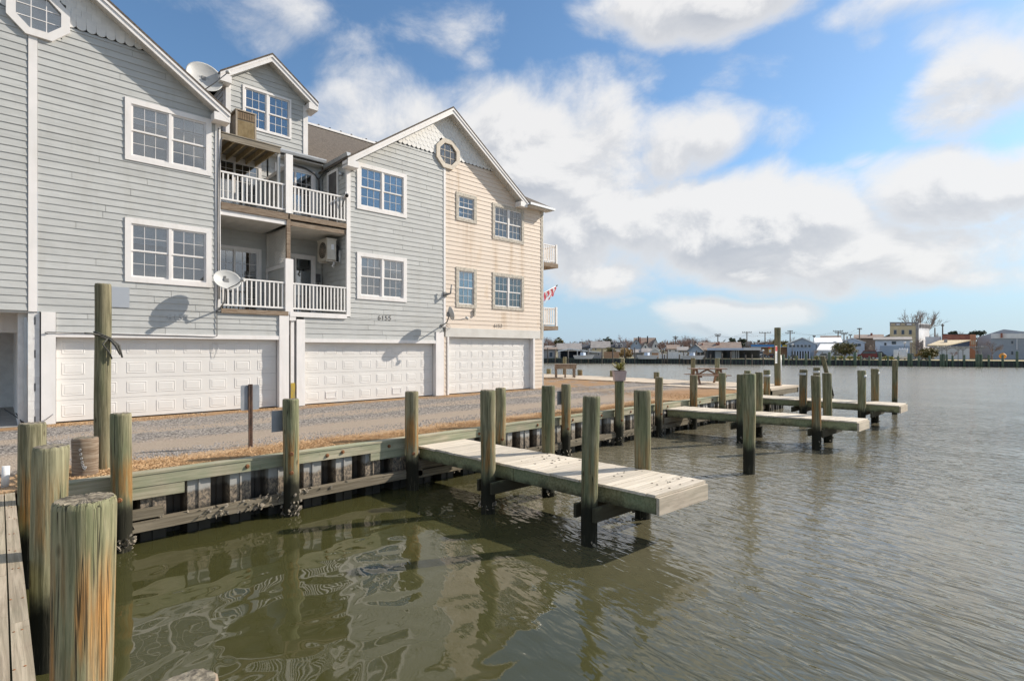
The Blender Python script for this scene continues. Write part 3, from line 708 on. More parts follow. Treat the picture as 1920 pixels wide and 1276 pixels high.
MB().box(6.745, 6.875, YW-.05, YW-.022, .0, .75).build('spout_guard', 'yellow_guard', Cc)

# --- house 6153: tan
D = thing('townhouse', 'tan stained townhouse numbered 6153 at the right end of the row', 'townhouse', (15.7, YW, 0), 'row of waterfront townhouses')
w5 = (13.43, 14.52, 3.55, 5.2); w6 = (13.43, 14.52, 7.10, 8.26); w7 = (15.42, 17.35, 3.58, 5.18); w8 = (15.42, 17.35, 6.62, 8.2)
siding(D, 'siding_tan', 2.70, 9.52, const(12.90), lambda z: 18.5 if z < 8.38 else gr(XP2, ZP2, SL2)(z), seed=41, openings=[inset(w5), inset(w6), inset(w7), inset(w8), (12.8, 13.43, 9.25, 10.1)], joint=False)
siding(D, 'siding_tan', .0, 2.33, const(12.83), const(13.0), seed=42, joint=False); siding(D, 'siding_tan', .0, 2.33, const(18.06), const(18.6), seed=43, joint=False)
MB().prism([(12.85, 0), (18.6, 0), (18.6, 8.45), (17.2, 8.5), (12.95, 11.3), (12.85, 11.3)], YW+.30, YW+.5).build('wall', 'siding_tan', D)
MB().box(18.45, 18.62, YW+.005, 30, 0, 8.45).build('side_wall', 'siding_tan', D)
scallops(D, 9.53, ZP2, XP2, SL2, YW, 12.95, 17.2, (13.0, 9.66, .56), False, 1)
octagon(D, 13.0, 9.66, YW, trim='trim_cream')
for w in (w5, w6): window(D, *w, trim='frame_stained', units=1, blind=.9, low=None if w is w5 else 'screen_grey')
for w in (w7, w8): window(D, *w, trim='frame_stained', blind=.92 if w is w7 else .5, low=None)
MB().box(17.35+.0, 18.9, YW-.40, YW+.02, 8.36, 8.42).build('soffit', 'soffit', D)
rake(D, XP2, ZP2, SL2, 17.22, 1, YW-.42, 24.2)
MB().hexa([(17.25, YW-.42, 8.45), (18.95, YW-.42, 8.45), (18.95, 24.2, 12.15), (17.25, 24.2, 12.15), (17.25, YW-.42, 8.51), (18.95, YW-.42, 8.51), (18.95, 24.2, 12.21), (17.25, 24.2, 12.21)]).build('roof', 'asphalt_shingle', D)
MB().box(17.3, 18.97, YW-.52, YW-.40, 8.38, 8.48).build('gutter', 'aluminium', D)
MB().box(18.50, 18.64, YW-.035, YW+.02, 2.33, 8.40).build('corner_board', 'frame_stained', D)
MB().box(18.60, 18.70, YW-.01, YW+.10, 0.1, 8.35).build('downspout', 'aluminium', D)
MB().box(12.90, 18.45, YW-.04, YW+.25, 2.335, 2.70).build('header_panel', 'frame_stained' if False else 'soffit', D)
m = MB(); m.box(12.98, 13.06, YW-.05, YW+.25, 0, 2.33); m.box(17.95, 18.06, YW-.05, YW+.25, 0, 2.33); m.build('door_jamb', 'trim_white', D)
garage_door(D, 13.07, 17.94, 2.32, 5, 8, YD)
text('house_number', '6153', .22, 'number_dark', D, (15.75, YW-.028, 2.86), (R(90), 0, 0))
MB().box(14.35, 14.42, YW-.10, YW-.03, 3.25, 3.52).build('vent_hood', 'frame_stained', D)
# side balconies of the end house
for zf in (3.03, 6.2):
    m = MB(); m.box(18.72, 20.6, 18.0, 20.6, zf-.22, zf-.02); m.build('balcony_floor', 'old_wood_brown', D)
    railing(D, 18.74, 20.5, zf+.06, zf+.90, 18.06, 13)
    m = MB(); m.box(20.44, 20.54, 18.0, 18.1, zf-.02, zf+.95); m.box(20.46, 20.52, 18.1, 20.55, zf+.84, zf+.89); m.box(20.46, 20.52, 18.1, 20.55, zf+.06, zf+.11)
    for i in range(16): m.box(20.475, 20.51, 18.2+i*.15, 18.235+i*.15, zf+.11, zf+.84)
    m.build('side_railing', 'rail_white', D)

# --- the recess between the gables: balconies, dormer, main roof
YB = 19.2
siding(B, 'siding_grey', 3.05, 8.55, const(4.72), const(6.68), Y=YB, seed=51, openings=[(4.8, 6.5, 3.05, 5.25), (4.8, 6.5, 6.2, 8.35)], joint=False)
siding(Cc, 'siding_grey', 3.05, 8.55, const(6.74), const(8.66), Y=YB, seed=52, openings=[(6.95, 8.4, 3.05, 5.25), (6.95, 8.4, 6.2, 8.35)], joint=False)
MB().box(4.66, 6.70, YB+.3, YB+.5, 2.9, 8.7).build('rear_wall', 'siding_grey', B); MB().box(6.70, 8.72, YB+.3, YB+.5, 2.9, 8.7).build('rear_wall', 'siding_grey', Cc)
MB().box(4.52, 4.66, YW+.06, YB+.3, 2.95, 8.7).build('return_wall', 'siding_grey', B)
def return_boards(parent, X, ya, yb, z0, z1):      # boards facing -X on the return of the right gable block
    z = z0
    while z < z1 - .01:
        zb = min(z + EXP, z1)
        MB().hexa([(X-.024, ya, z-.004), (X+.004, ya, z-.004), (X+.004, yb, z-.004), (X-.024, yb, z-.004), (X-.006, ya, zb+.012), (X+.004, ya, zb+.012), (X+.004, yb, zb+.012), (X-.006, yb, zb+.012)]).build('siding_board', 'siding_grey', parent); z = zb
return_boards(Cc, 8.69, YW+.05, YB-.03, 3.05, 8.5)
MB().box(8.695, 8.80, YW+.05, YB+.3, 2.95, 8.5).build('return_wall', 'siding_grey', Cc)
def slider(parent, x0, x1, z0, z1, lights=3):
    """sliding glass door: cased frame > two leaves, panes, muntins"""
    m = MB(); Y = YB; t = .10
    m.box(x0, x0+t, Y-.05, Y+.03, z0, z1); m.box(x1-t, x1, Y-.05, Y+.03, z0, z1); m.box(x0+t, x1-t, Y-.05, Y+.03, z1-t, z1)
    d = m.build('sliding_door', 'trim_white', parent); a, b = x0+t, x1-t; mid = (a+b)/2
    MB().box(a, b, Y+.245, Y+.255, z0, z1-t).build('room_backing', 'dark_interior', d)
    for (p, q, dy) in ((a, mid+.03, .02), (mid-.03, b, -.015)):
        m = MB(); f = .06; m.box(p, p+f, Y-.01+dy, Y+.02+dy, z0, z1-t); m.box(q-f, q, Y-.01+dy, Y+.02+dy, z0, z1-t); m.box(p+f, q-f, Y-.01+dy, Y+.02+dy, z1-t-f, z1-t); m.box(p+f, q-f, Y-.01+dy, Y+.02+dy, z0, z0+.1)
        m.build('door_leaf', 'trim_white', d); MB().box(p+f, q-f, Y+.003+dy, Y+.007+dy, z0+.1, z1-t-f).build('pane', 'window_glass', d)
        if lights:
            m = MB()
            for j in range(1, 3): xx = p+f+(q-p-2*f)*j/3; m.box(xx-.006, xx+.006, Y-.008+dy, Y+.001+dy, z0+.1, z1-t-f)
            for j in range(1, 5): zz = z0+.1+(z1-t-f-z0-.1)*j/5; m.box(p+f, q-f, Y-.009+dy, Y+.0005+dy, zz-.006, zz+.006)
            m.build('muntins', 'trim_white', d)
slider(B, 4.8, 6.5, 3.05, 5.25); slider(B, 4.8, 6.5, 6.2, 8.35); slider(Cc, 6.95, 8.4, 3.05, 5.25, 0); slider(Cc, 6.95, 8.4, 6.2, 8.35)
MB().box(7.7, 8.25, YB+.12, YB+.13, 3.1, 5.1).build('curtain', 'leaf_yellow' if False else 'screen_grey', Cc)
for (P, x0, x1, n) in ((B, 4.71, 6.56, 14), (Cc, 6.83, 8.655, 15)):
    MB().box(x0-.01 if P is B else 6.70, x1+.13 if P is B else x1, YW-.02, YB, 2.955, 3.03).build('balcony_floor', 'platform_edge', P)
    MB().box(x0 if P is B else 6.71, x1+.1 if P is B else x1, YW-.07, YW-.022, 2.90 if P is B else 2.88, 3.035).build('rim_board', 'old_wood_brown' if P is B else 'trim_white', P)
    MB().box(x0-.01 if P is B else 6.70, x1+.13 if P is B else x1, YW+.02, YB, 6.06, 6.14).build('balcony_floor', 'platform_edge', P)
    MB().box(x0 if P is B else 6.71, x1+.1 if P is B else x1, YW-.05, YW+.015, 5.96 if P is B else 6.0, 6.16).build('rim_board', 'old_wood_brown', P)
    MB().box(x0 if P is B else 6.71, x1+.12 if P is B else x1, YW+.0, YW+.03, 5.80, 5.955).build('fascia', 'trim_white' if P is B else 'old_wood_brown', P)
    m = MB(); xx = x0
    while xx < x1 - .02: m.box(xx, min(xx+.29, x1), YW+.035, YB, 5.80, 5.82); xx += .295
    m.build('balcony_soffit', 'soffit', P)
    railing(P, x0, x1, 3.12, 3.97, YW, n); railing(P, x0, x1, 6.25, 7.09, YW+.0, n)
MB().box(6.57, 6.82, YW-.06, YW+.06, 2.93, 4.72).build('post', 'trim_white', B)
MB().box(6.62, 6.74, YW-.03, YW+.07, 4.72, 6.0).build('bare_post', 'old_wood_brown', B)
MB().box(6.58, 6.80, YW-.07, YW+.07, 6.17, 8.05).build('post', 'rail_white', B)
m = MB()                                         # divider screens between the two balconies
for z0, z1 in ((3.05, 4.6), (6.2, 7.75)):
    MB().box(6.68, 6.72, YW+.08, YB-.03, z0, z1).build('divider_panel', 'siding_grey', B)
m = MB()
for z0, z1 in ((3.05, 4.6), (6.2, 7.75)):
    m.box(6.64, 6.675, YW+.08, YB-.03, z1-.12, z1); m.box(6.645, 6.675, YB-.15, YB-.04, z0, z1-.12); m.box(6.645, 6.675, YW+.08, YW+.18, z0, z1-.12)
m.build('divider_frame', 'trim_white', B)
m = MB(); ya, yb, za, zb = YW+.1, YB-.1, 4.66, 5.78
s = -2.0
while s < 3:                                     # lattice strips, both ways
    for sg in (1, -1):
        pts = []
        for t in (0, 1):
            pass
        y0_ = ya; z0_ = za + s if sg == 1 else zb - s
        # clip the 45 degree strip to the panel
        t0, t1 = 0.0, yb - ya
        if sg == 1: t0 = max(t0, za - z0_); t1 = min(t1, zb - z0_)
        else: t0 = max(t0, z0_ - zb); t1 = min(t1, z0_ - za)
        if t1 - t0 > .04: m.bar((6.69 + .012*sg, y0_ + t0, z0_ + sg*t0), (6.69 + .012*sg, y0_ + t1, z0_ + sg*t1), .022, .01, up=(1, 0, 0))
    s += .125
m.build('lattice', 'joist_wood' if False else 'soffit', B)
m = MB(); m.box(6.66, 6.72, YB-.11, YB-.03, 4.62, 5.8); m.box(6.66, 6.72, YW+.08, YB-.11, 4.6, 4.66); m.build('lattice_frame', 'soffit', B)
# storm door, lamp and camera on the right return
m = MB(); X = 8.66
m.box(X-.04, X, 17.85, 17.93, 6.2, 8.25); m.box(X-.04, X, 18.62, 18.70, 6.2, 8.25); m.box(X-.04, X, 17.93, 18.62, 8.15, 8.25); m.box(X-.03, X, 17.93, 18.62, 6.2, 6.3); m.box(X-.03, X, 17.93, 18.62, 7.1, 7.16)
sdr = m.build('storm_door', 'trim_white', Cc); MB().box(X-.02, X-.012, 17.99, 18.56, 6.3, 8.15).build('pane', 'screen_grey', sdr)
m = MB(); m.tube([(8.64, 17.55, 7.95), (8.56, 17.53, 7.95), (8.54, 17.5, 7.86)], [.07, .07, .05], 10); m.build('wall_lamp', 'aluminium', Cc)
m = MB(); m.tube([(8.6, YW-.04, 7.05), (8.6, YW-.12, 7.12), (8.58, YW-.2, 7.1)], [.05, .06, .07], 10); m.tube([(8.6, YW-.05, 7.1), (8.61, YW-.06, 7.25)], .012, 6); m.build('floodlight', 'rail_white', Cc)
m = MB(); m.tube([(8.58, YW-.2, 7.1), (8.56, YW-.24, 7.06)], [.05, .06], 10); m.tube([(8.58, YW-.16, 7.06), (8.5, YW-.1, 6.85), (8.47, YW-.06, 6.7)], .014, 6); m.build('floodlight_face', 'black', Cc)
m = MB(); m.tube([(7.3, YB-.08, 8.42), (7.6, YB-.1, 8.40), (8.0, YB-.1, 8.38), (8.35, YB-.08, 8.25), (8.5, YB-.1, 8.05), (8.52, YB-.1, 7.6)], .03, 6); m.tube([(8.5, YB-.1, 8.1), (8.58, YB-.2, 8.25), (8.64, YB-.6, 8.3)], .02, 6); m.build('conduit', 'cable', Cc)

# platform for the big condenser
m = MB(); m.box(4.72, 6.42, YW-.03, YW+.02, 8.02, 8.20); m.build('platform_rim', 'platform_edge', B)
m = MB(); m.box(4.72, 6.45, YW-.05, YB-.05, 8.205, 8.235); m.build('platform_deck', 'platform_edge', B)
for i in range(6): MB().box(4.78+i*.30, 4.82+i*.30, YW+.021, YB-.05, 8.04, 8.20).build('joist', 'joist_wood', B)
MB().box(4.72, 6.40, YB-.049, YB-.03, 8.0, 8.2).build('ledger', 'trim_white', B)
MB().box(6.36, 6.44, YW+.03, YW+.11, 6.2, 8.02).build('platform_post', 'letter_pale', B)

# main roof, gutter, ridge
def main_roof(P, x0, x1, ye=18.86, ze=8.62):
    MB().hexa([(x0, ye, ze), (x1, ye, ze), (x1, 24.3, 12.14), (x0, 24.3, 12.14), (x0, ye, ze+.07), (x1, ye, ze+.07), (x1, 24.3, 12.21), (x0, 24.3, 12.21)]).build('main_roof', 'asphalt_shingle', P)
    MB().hexa([(x0, 24.3, 12.14), (x1, 24.3, 12.14), (x1, 30, 8.5), (x0, 30, 8.5), (x0, 24.3, 12.21), (x1, 24.3, 12.21), (x1, 30, 8.57), (x0, 30, 8.57)]).build('rear_roof', 'asphalt_shingle', P)
    MB().box(x0, x1, 24.2, 24.4, 12.2, 12.29).build('ridge_cap', 'rail_white', P)
    for i in range(int((x1 - x0) / .55)): MB().box(x0+.2+i*.55, x0+.26+i*.55, 24.22, 24.3, 12.29, 12.35).build('ridge_clip', 'black', P)
main_roof(B, -3.3, 6.70); main_roof(Cc, 6.702, 12.99); main_roof(D, 13.0, 18.9)
for P, x0, x1 in ((B, 5.9, 6.70), (Cc, 6.71, 8.62)):
    MB().prism([(18.74, 8.62), (18.86, 8.62), (18.86, 8.74), (18.72, 8.74), (18.72, 8.70)], x0, x1, 'x').build('gutter', 'trim_white' if P is B else 'aluminium', P)
    MB().box(x0, x1, 18.87, YB, 8.54, 8.58).build('eave_soffit', 'soffit', P)
MB().prism([(8.50, 8.38), (8.62, 8.38), (8.62, 8.50), (8.47, 8.50)], YW-.4, 18.7).build('gutter', 'aluminium', Cc)
# dormer
dx0, dx1, dzb, dzw, dpk = 5.40, 8.10, 8.85, 10.78, 11.95; DYW = YB
dm = B
siding(B, 'siding_grey', dzb, 11.7, lambda z: 5.52 if z < 10.62 else 6.75 - (11.72 - z) / .72, lambda z: 7.96 if z < 10.62 else 6.75 + (11.72 - z) / .72, Y=DYW, seed=61, openings=[(5.93, 7.49, 9.33, 10.69)], joint=False)
MB().prism([(dx0+.02, 8.7), (dx1-.02, 8.7), (dx1-.02, 10.6), (6.75, 11.7), (dx0+.02, 10.6)], DYW+.28, 23).build('dormer_wall', 'siding_grey', B)
window(B, 5.90, 7.52, 9.30, 10.72, Y=DYW, tw=.07, blind=0, low=None)
for xa, xb in ((5.38, 5.53), (7.95, 8.12)): MB().box(xa, xb, DYW-.04, DYW+.28, dzb-.1, 10.66).build('dormer_corner_board', 'trim_white', B)
z = 8.9
while z < 10.6:
    MB().hexa([(5.376, DYW+.28, z), (5.40, DYW+.28, z), (5.40, 22, z), (5.376, 22, z), (5.392, DYW+.28, z+EXP), (5.40, DYW+.28, z+EXP), (5.40, 22, z+EXP), (5.392, 22, z+EXP)]).build('siding_board', 'siding_grey', B); z += EXP
for sd_ in (-1, 1):
    xe = 6.75 + sd_*1.62; ze = dpk - 1.62*.72
    def sb(name, mat, da, db, ya, yb): MB().hexa([(6.75, ya, dpk-db), (xe, ya, ze-db), (xe, yb, ze-db), (6.75, yb, dpk-db), (6.75, ya, dpk-da), (xe, ya, ze-da), (xe, yb, ze-da), (6.75, yb, dpk-da)]).build(name, mat, B)
    sb('dormer_roof', 'asphalt_shingle', -.015, .05, DYW-.38, 24); sb('dormer_rake_board', 'trim_white', .055, .27, DYW-.35, DYW-.31); sb('dormer_rake_mould', 'trim_white', .052, .13, DYW-.375, DYW-.35)
    sb('dormer_soffit', 'soffit', .2, .23, DYW-.31, DYW)
    MB().box(min(xe, xe - sd_*.34), max(xe, xe - sd_*.34), DYW-.348, DYW+.3, ze-.30, ze-.08).build('dormer_eave_return', 'trim_white', B)
# ------------------------------------------------------------------ things fixed to the houses
def dish(name, label, c, nrm, rx, ry, foot, arm_end, mat='dish_grey', depth=.10, words=None, logo=False):
    """oval reflector with rim, mast bent to its foot, feed arm and feed horn"""
    t = thing(name, label, 'satellite dish', c)
    n = Vector(nrm).normalized(); u = Vector((0, 0, 1)).cross(n).normalized(); v = n.cross(u); c = Vector(c)
    m = MB(); N = 32; rings = [.02, .3, .55, .78, .93, 1.0]; vs = []; L = len(rings)
    for back in (0, 1):
        for r_ in rings:
            for i in range(N):
                a = 2*math.pi*i/N; vs.append(c + u*rx*r_*math.cos(a) + v*ry*r_*math.sin(a) + n*(depth*(r_*r_ - 1) - back*.014))
    fs = []
    for b in (0, 1):
        o = b*L*N
        for i in range(L-1):
            for j in range(N): fs.append((o+i*N+j, o+i*N+(j+1) % N, o+(i+1)*N+(j+1) % N, o+(i+1)*N+j))
        fs.append(tuple(o+j for j in range(N)))
    for j in range(N): fs.append(((L-1)*N+j, (L-1)*N+(j+1) % N, L*N+(L-1)*N+(j+1) % N, L*N+(L-1)*N+j))
    m.add(vs, fs, True); m.build('reflector', mat, t)
    bk = c - n*(depth+.03)
    m = MB(); m.box(bk.x-.06, bk.x+.06, bk.y-.05, bk.y+.05, bk.z-.09, bk.z+.09); m.build('bracket', 'dish_dark', t)
    f = Vector(foot); mid = Vector((bk.x*.75+f.x*.25, bk.y*.75+f.y*.25, f.z + (bk.z-f.z)*.25))
    m = MB(); m.tube([bk, Vector((bk.x, bk.y, bk.z-.14)), mid, f], .024, 8); m.build('mast', 'dish_dark', t)
    m = MB(); m.tube([f + Vector((-.0, .0, -.0)), f + Vector((0, .03, 0))], .07, 8); m.build('foot', 'dish_dark', t)
    e = Vector(arm_end); st = c - v*ry*.92
    m = MB(); m.tube([st, st + (e-st)*.5 - v*.03, e], .016, 6); m.build('feed_arm', 'dish_dark', t)
    m = MB(); ax = (c - e).normalized(); m.tube([e - ax*.05, e + ax*.02, e + ax*.07], [.05, .06, .04], 8); m.build('feed_horn', mat, t)
    q = Matrix((u, v, n)).transposed().to_euler()
    surf = lambda a, b_: c + u*a + v*b_ + n*(depth*((a/rx)**2 + (b_/ry)**2 - 1) + .008)
    if words:
        for i, (wd, sz, a, b_, mt) in enumerate(words): text('lettering', wd, sz, mt, t, surf(a, b_), q, .001)
    if logo:
        m = MB(); p0 = surf(-rx*.12, ry*.42); w = .06
        arc = [p0 + u*(w*.9*math.cos(R(a))) + v*(w*math.sin(R(a))) for a in range(-90, 91, 20)]
        m.add([p0 + v*w - u*.02, p0 - v*w - u*.02] + arc, [tuple(range(len(arc)+2))]); m.build('emblem', 'letter_dark', t)
    return t
dish('satellite_dish', 'grey dish with dark emblem on the corner by the lower balcony', (4.70, 16.60, 3.82), (.02, -.90, .42), .37, .31, (4.66, YW-.06, 3.0), (5.00, 16.22, 3.80),
     words=[('DIRECTV', .055, .0, -.02, 'letter_grey')], logo=True)
dish('satellite_dish', 'small grey dish on the line between grey and tan siding', (12.63, 16.50, 3.22), (.93, -.30, .25), .28, .27, (12.72, YW-.06, 2.78), (13.2, 16.25, 3.05))
dish('satellite_dish', 'big white dish on the roof beside the dormer', (4.72, 19.0, 10.50), (-.02, -.94, .22), .53, .49, (4.6, 19.6, 9.2), (5.25, 18.45, 10.62), depth=.13,
     words=[('HughesNet', .14, .12, .05, 'letter_pale')])
m = MB(); m.tube([(12.86, YW-.05, 4.0), (12.95, YW-.28, 4.05), (13.0, YW-.30, 4.4)], [.05, .035, .03], 8); m.box(12.8, 12.93, YW-.07, YW-.026, 3.92, 4.12)
tag(m.build('antenna_mount', 'dish_dark'), 'bare bent antenna mount on the edge of the tan siding', 'bracket')
m = MB(); m.tube([(12.84, YW-.03, 2.75), (12.95, YW-.1, 2.62), (13.08, YW-.08, 2.66), (13.1, YW-.05, 2.8), (12.95, YW-.05, 2.84), (12.82, YW-.1, 2.62), (12.6, YW-.06, 2.5)], .008, 5)
tag(m.build('cable_coil', 'cable'), 'loose cable coil under the small dish', 'cable')

def condenser():
    t = thing('condenser', 'brown boxy air conditioning condenser on the wooden platform below the dormer', 'air conditioner', (5.5, 17.9, 8.24))
    x0, x1, y0, y1, z0, z1 = 5.22, 5.82, 17.6, 18.2, 8.25, 9.16
    m = MB()
    for x in (x0, x1-.05):
        for y in (y0, y1-.05): m.box(x, x+.05, y, y+.05, z0, z1)
    m.box(x0+.051, x1-.051, y0+.03, y1-.03, z0+.02, z1-.03); m.build('casing', 'ac_tan', t)
    m = MB(); m.box(x0-.01, x1+.01, y0-.01, y1+.01, z1-.005, z1+.03); m.build('lid', 'ac_tan', t)
    m = MB(); z = z0 + .06
    while z < z0 + .60: m.box(x0+.052, x1-.052, y0+.004, y0+.03, z, z+.012); z += .03
    for i in range(12): xx = x0+.06+i*.041; m.box(xx, xx+.006, y0+.002, y0+.03, z0+.05, z0+.62)
    m.build('grille', 'joist_wood', t)
    m = MB(); 
    for i in range(10): xx = x0+.055+i*.05; m.box(xx, xx+.03, y0+.0, y0+.03, z0+.66, z1-.04)
    m.build('louvre', 'ac_brown', t)
    m = MB(); m.tube([(x0+.1, y1, z0+.1), (x0-.15, y1+.1, z0+.05), (x0-.3, YB-.1, z0+.0)], .025, 6); m.build('pipe', 'black', t)
condenser()
def minisplit():
    t = thing('heat_pump', 'beige heat pump with round fan hung on the lower balcony side wall', 'air conditioner', (8.4, 18, 4.9))
    x0, x1, y0, y1, z0, z1 = 8.14, 8.46, 17.62, 18.40, 4.93, 5.62
    m = MB(); m.box(x0, x1, y0, y1, z0, z1); m.build('casing', 'ac_beige', t)
    m = MB(); m.box(x0-.02, x1+.03, y0-.02, y1+.02, z1, z1+.04); m.build('lid', 'ac_beige', t)
    m = MB(); cy, cz = y0+.36, z0+.34
    for rr in (.28, .22, .16, .1): m.tube([(x0-.015, cy+rr*math.cos(a), cz+rr*math.sin(a)) for a in [2*math.pi*i/24 for i in range(25)]], .007, 4, False)
    for i in range(10): a = math.pi*2*i/10; m.bar((x0-.015, cy, cz), (x0-.015, cy+.28*math.cos(a), cz+.28*math.sin(a)), .008, .008, up=(1, 0, 0))
    m.build('fan_guard', 'ac_tan', t)
    m = MB(); m.tube([(x0-.004, cy, cz), (x0+.002, cy, cz)], .28, 24); m.build('fan_opening', 'black', t)
    MB().box(8.28, 8.38, y0-.006, y0-.001, 5.28, 5.46).build('rating_plate', 'sign_white', t)
    m = MB(); m.tube([(x1, y0+.1, 5.5), (x1+.12, y0+.12, 5.4), (x1+.15, y0+.15, 5.1), (x1+.08, y0+.1, 4.9)], .05, 8); m.build('hose', 'black', t)
    MB().box(x0+.02, 8.66, y1-.14, y1-.1, z0-.05, z0-.004).build('bracket', 'soffit', t)
    m = MB(); m.box(x0+.02, 8.66, y0+.1, y0+.14, z0-.05, z0-.004); m.box(8.6, 8.655, y0+.06, y0+.16, z0-.04, 5.3); m.tube([(8.42, y0+.1, z0-.02), (8.42, y0+.1, z0-.12), (8.36, y0+.1, z0-.2), (8.44, y0+.1, z0-.25)], .03, 6); m.build('bracket', 'soffit', t)
minisplit()
m = MB(); m.box(8.40, 8.56, YB-.12, YB-.03, 4.3, 4.6); m.tube([(8.48, YB-.08, 4.3), (8.46, YB-.1, 4.0), (8.56, YB-.12, 3.95), (8.6, YB-.1, 4.2)], .015, 6)
tag(m.build('meter_box', 'cable'), 'small grey electrical box with looped cable at the back of the lower right balcony', 'electrical box')
tag(MB().box(1.98, 2.50, YW-.034, YW-.026, 2.93, 3.46).build('wall_panel', 'blue_panel'), 'flat blue grey panel on the siding behind the tall pole', 'panel')
# tattered flag on a slanted staff
t = thing('flag', 'tattered red and white flag on a slanted staff at the end house', 'flag', (18.65, 18.2, 4.3))
m = MB(); m.tube([(18.68, 18.1, 4.25), (20.3, 17.9, 5.02)], .016, 6); m.build('staff', 'rail_white', t)
m = MB(); m.tube([(20.3, 17.9, 5.02), (20.42, 17.89, 5.08)], [.02, .03], 6); m.build('finial', 'black', t)
a0 = Vector((19.55, 17.99, 4.66)); a1 = Vector((20.28, 17.9, 5.0))
for i in range(7):
    m = MB(); N = 10; r0, r1 = i/7, (i+1)/7
    vs = []; L = .62 + .10*math.sin(i*2.1)
    for j in range(N+1):
        s_ = j/N
        for r_ in (r0, r1):
            p = a0 + (a1-a0)*(1-s_*.35*(1-r_)) * 1.0 if False else a0 + (a1-a0)*r_
            vs.append((p.x + .12*s_*L - .25*s_*s_, p.y + .05*math.sin(6*s_ + r_*4), p.z - s_*L*(.85+.1*math.sin(i*3.0))))
    m.add(vs, [(2*j, 2*j+1, 2*j+3, 2*j+2) for j in range(N)], True); m.build('stripe', 'flag_red' if i % 2 == 0 else 'flag_white', t)

# ------------------------------------------------------------------ seawall
YC = 9.35
SW = thing('seawall', 'timber capped seawall of corrugated sheet piles along the gravel lot', 'seawall', (12, YC, 0))
pr = [(-.30, .24), (-.21, .24), (-.16, .0), (.16, .0), (.21, .24), (.30, .24)]
m = MB()
for i in range(len(pr)-1):
    (a, b), (c, d_) = pr[i], pr[i+1]
    m.hexa([(a, b, -2.3), (c, d_, -2.3), (c, d_+.012, -2.3), (a, b+.012, -2.3), (a, b, 0), (c, d_, 0), (c, d_+.012, 0), (a, b+.012, 0)])
m.box(-.012, .012, -.022, -.002, -2.3, 0); m.box(-.018, -.014, -.006, -.001, -2.3, 0); m.box(.014, .018, -.006, -.001, -2.3, 0)
m.box(-.302, -.292, .215, .238, -2.3, 0)
sp = m.mesh('sheet_pile', 'sheet_pile_vinyl')
x = .45
while x < 27.2: piece('sheet_pile', sp, SW, (x, YC+.07, -.05)); x += .604
def split_run(name, mat, x0, x1, lens, y0, y1, z0, z1, zoff=.0, seed=1):
    r = random.Random(seed); x = x0; i = 0
    while x < x1 - .05:
        e = min(x + lens[i % len(lens)], x1); dz = r.uniform(-zoff, zoff)
        MB().box(x + .003, e - .003, y0, y1, z0 + dz, z1 + dz).build(name, mat, SW); x = e; i += 1
split_run('fascia_board', 'cap_timber', .2, 27.3, [1.15, 2.45, 4.9, 4.85, 4.9, 4.7], YC, YC+.055, -.185, -.012, .004, 3)
split_run('cap_board', 'cap_timber', .2, 27.3, [3.4, 4.9, 4.8], YC-.012, YC+.19, -.010, .022, .003, 4)
MB().box(.2, 2.05, YC+.01, YC+.06, -.36, -.19).build('fascia_board', 'cap_timber', SW)
MB().box(5.2, 6.0, YC+.005, YC+.06, -.34, -.19).build('fascia_board', 'cap_timber', SW)
for x0, x1, dz in ((1.1, 3.75, 0), (3.72, 6.3, .02), (6.2, 8.6, -.01), (8.6, 11, .0), (11, 13.4, .015), (13.3, 16, 0), (16, 20, 0), (20, 25, 0)):
    MB().hexa([(x0, YC-.14, -.80+dz), (x1, YC-.14, -.79+dz), (x1, YC+.03, -.79+dz), (x0, YC+.03, -.80+dz), (x0, YC-.14, -.655+dz), (x1, YC-.14, -.645+dz), (x1, YC+.03, -.645+dz), (x0, YC+.03, -.655+dz)]).build('waler', 'waler', SW)
MB().box(1.1, 1.75, YC-.13, YC+.02, -.62, -.50).build('waler_block', 'waler', SW)
MB().box(7.2, 8.3, YC-.10, YC+.03, -.46, -.36).build('waler_block', 'end_board', SW)
bt = MB(); bt.tube([(0, .0, 0), (0, -.02, 0)], [.036, .030], 10); bt.tube([(0, -.02, 0), (0, -.034, 0)], .016, 6); bme = bt.mesh('bolt', 'rust')
for xb, zb in ((1.36, -.12), (2.95, -.10), (4.32, -.11), (4.62, -.085), (5.6, -.10), (7.95, -.11), (8.75, -.1), (9.9, -.1), (11.3, -.1), (12.6, -.09), (14.1, -.1), (15.0, -.1), (16.3, -.1), (18.6, -.1), (19.6, -.09)): piece('bolt', bme, SW, (xb, YC, zb))
def oysters(parent, pts, seed, s0=.035, s1=.075):
    r = random.Random(seed); m = MB()
    for p in pts:
        p = Vector(p); s = r.uniform(s0, s1); q = Vector((r.uniform(-1, 1), r.uniform(-1, 1), r.uniform(-1, 1))).normalized(); w = q.orthogonal().normalized(); v = q.cross(w)
        N = 7; ring = [p + (w*math.cos(6.283*i/N) + v*math.sin(6.283*i/N)*.7) * s * r.uniform(.75, 1.15) for i in range(N)]
        m.add(ring + [p + q*s*.35, p - q*s*.3], [(i, (i+1) % N, N) for i in range(N)] + [((i+1) % N, i, N+1) for i in range(N)])
    return tag(m.build('oyster_cluster', 'shell', parent), kind='stuff')
r = random.Random(9)
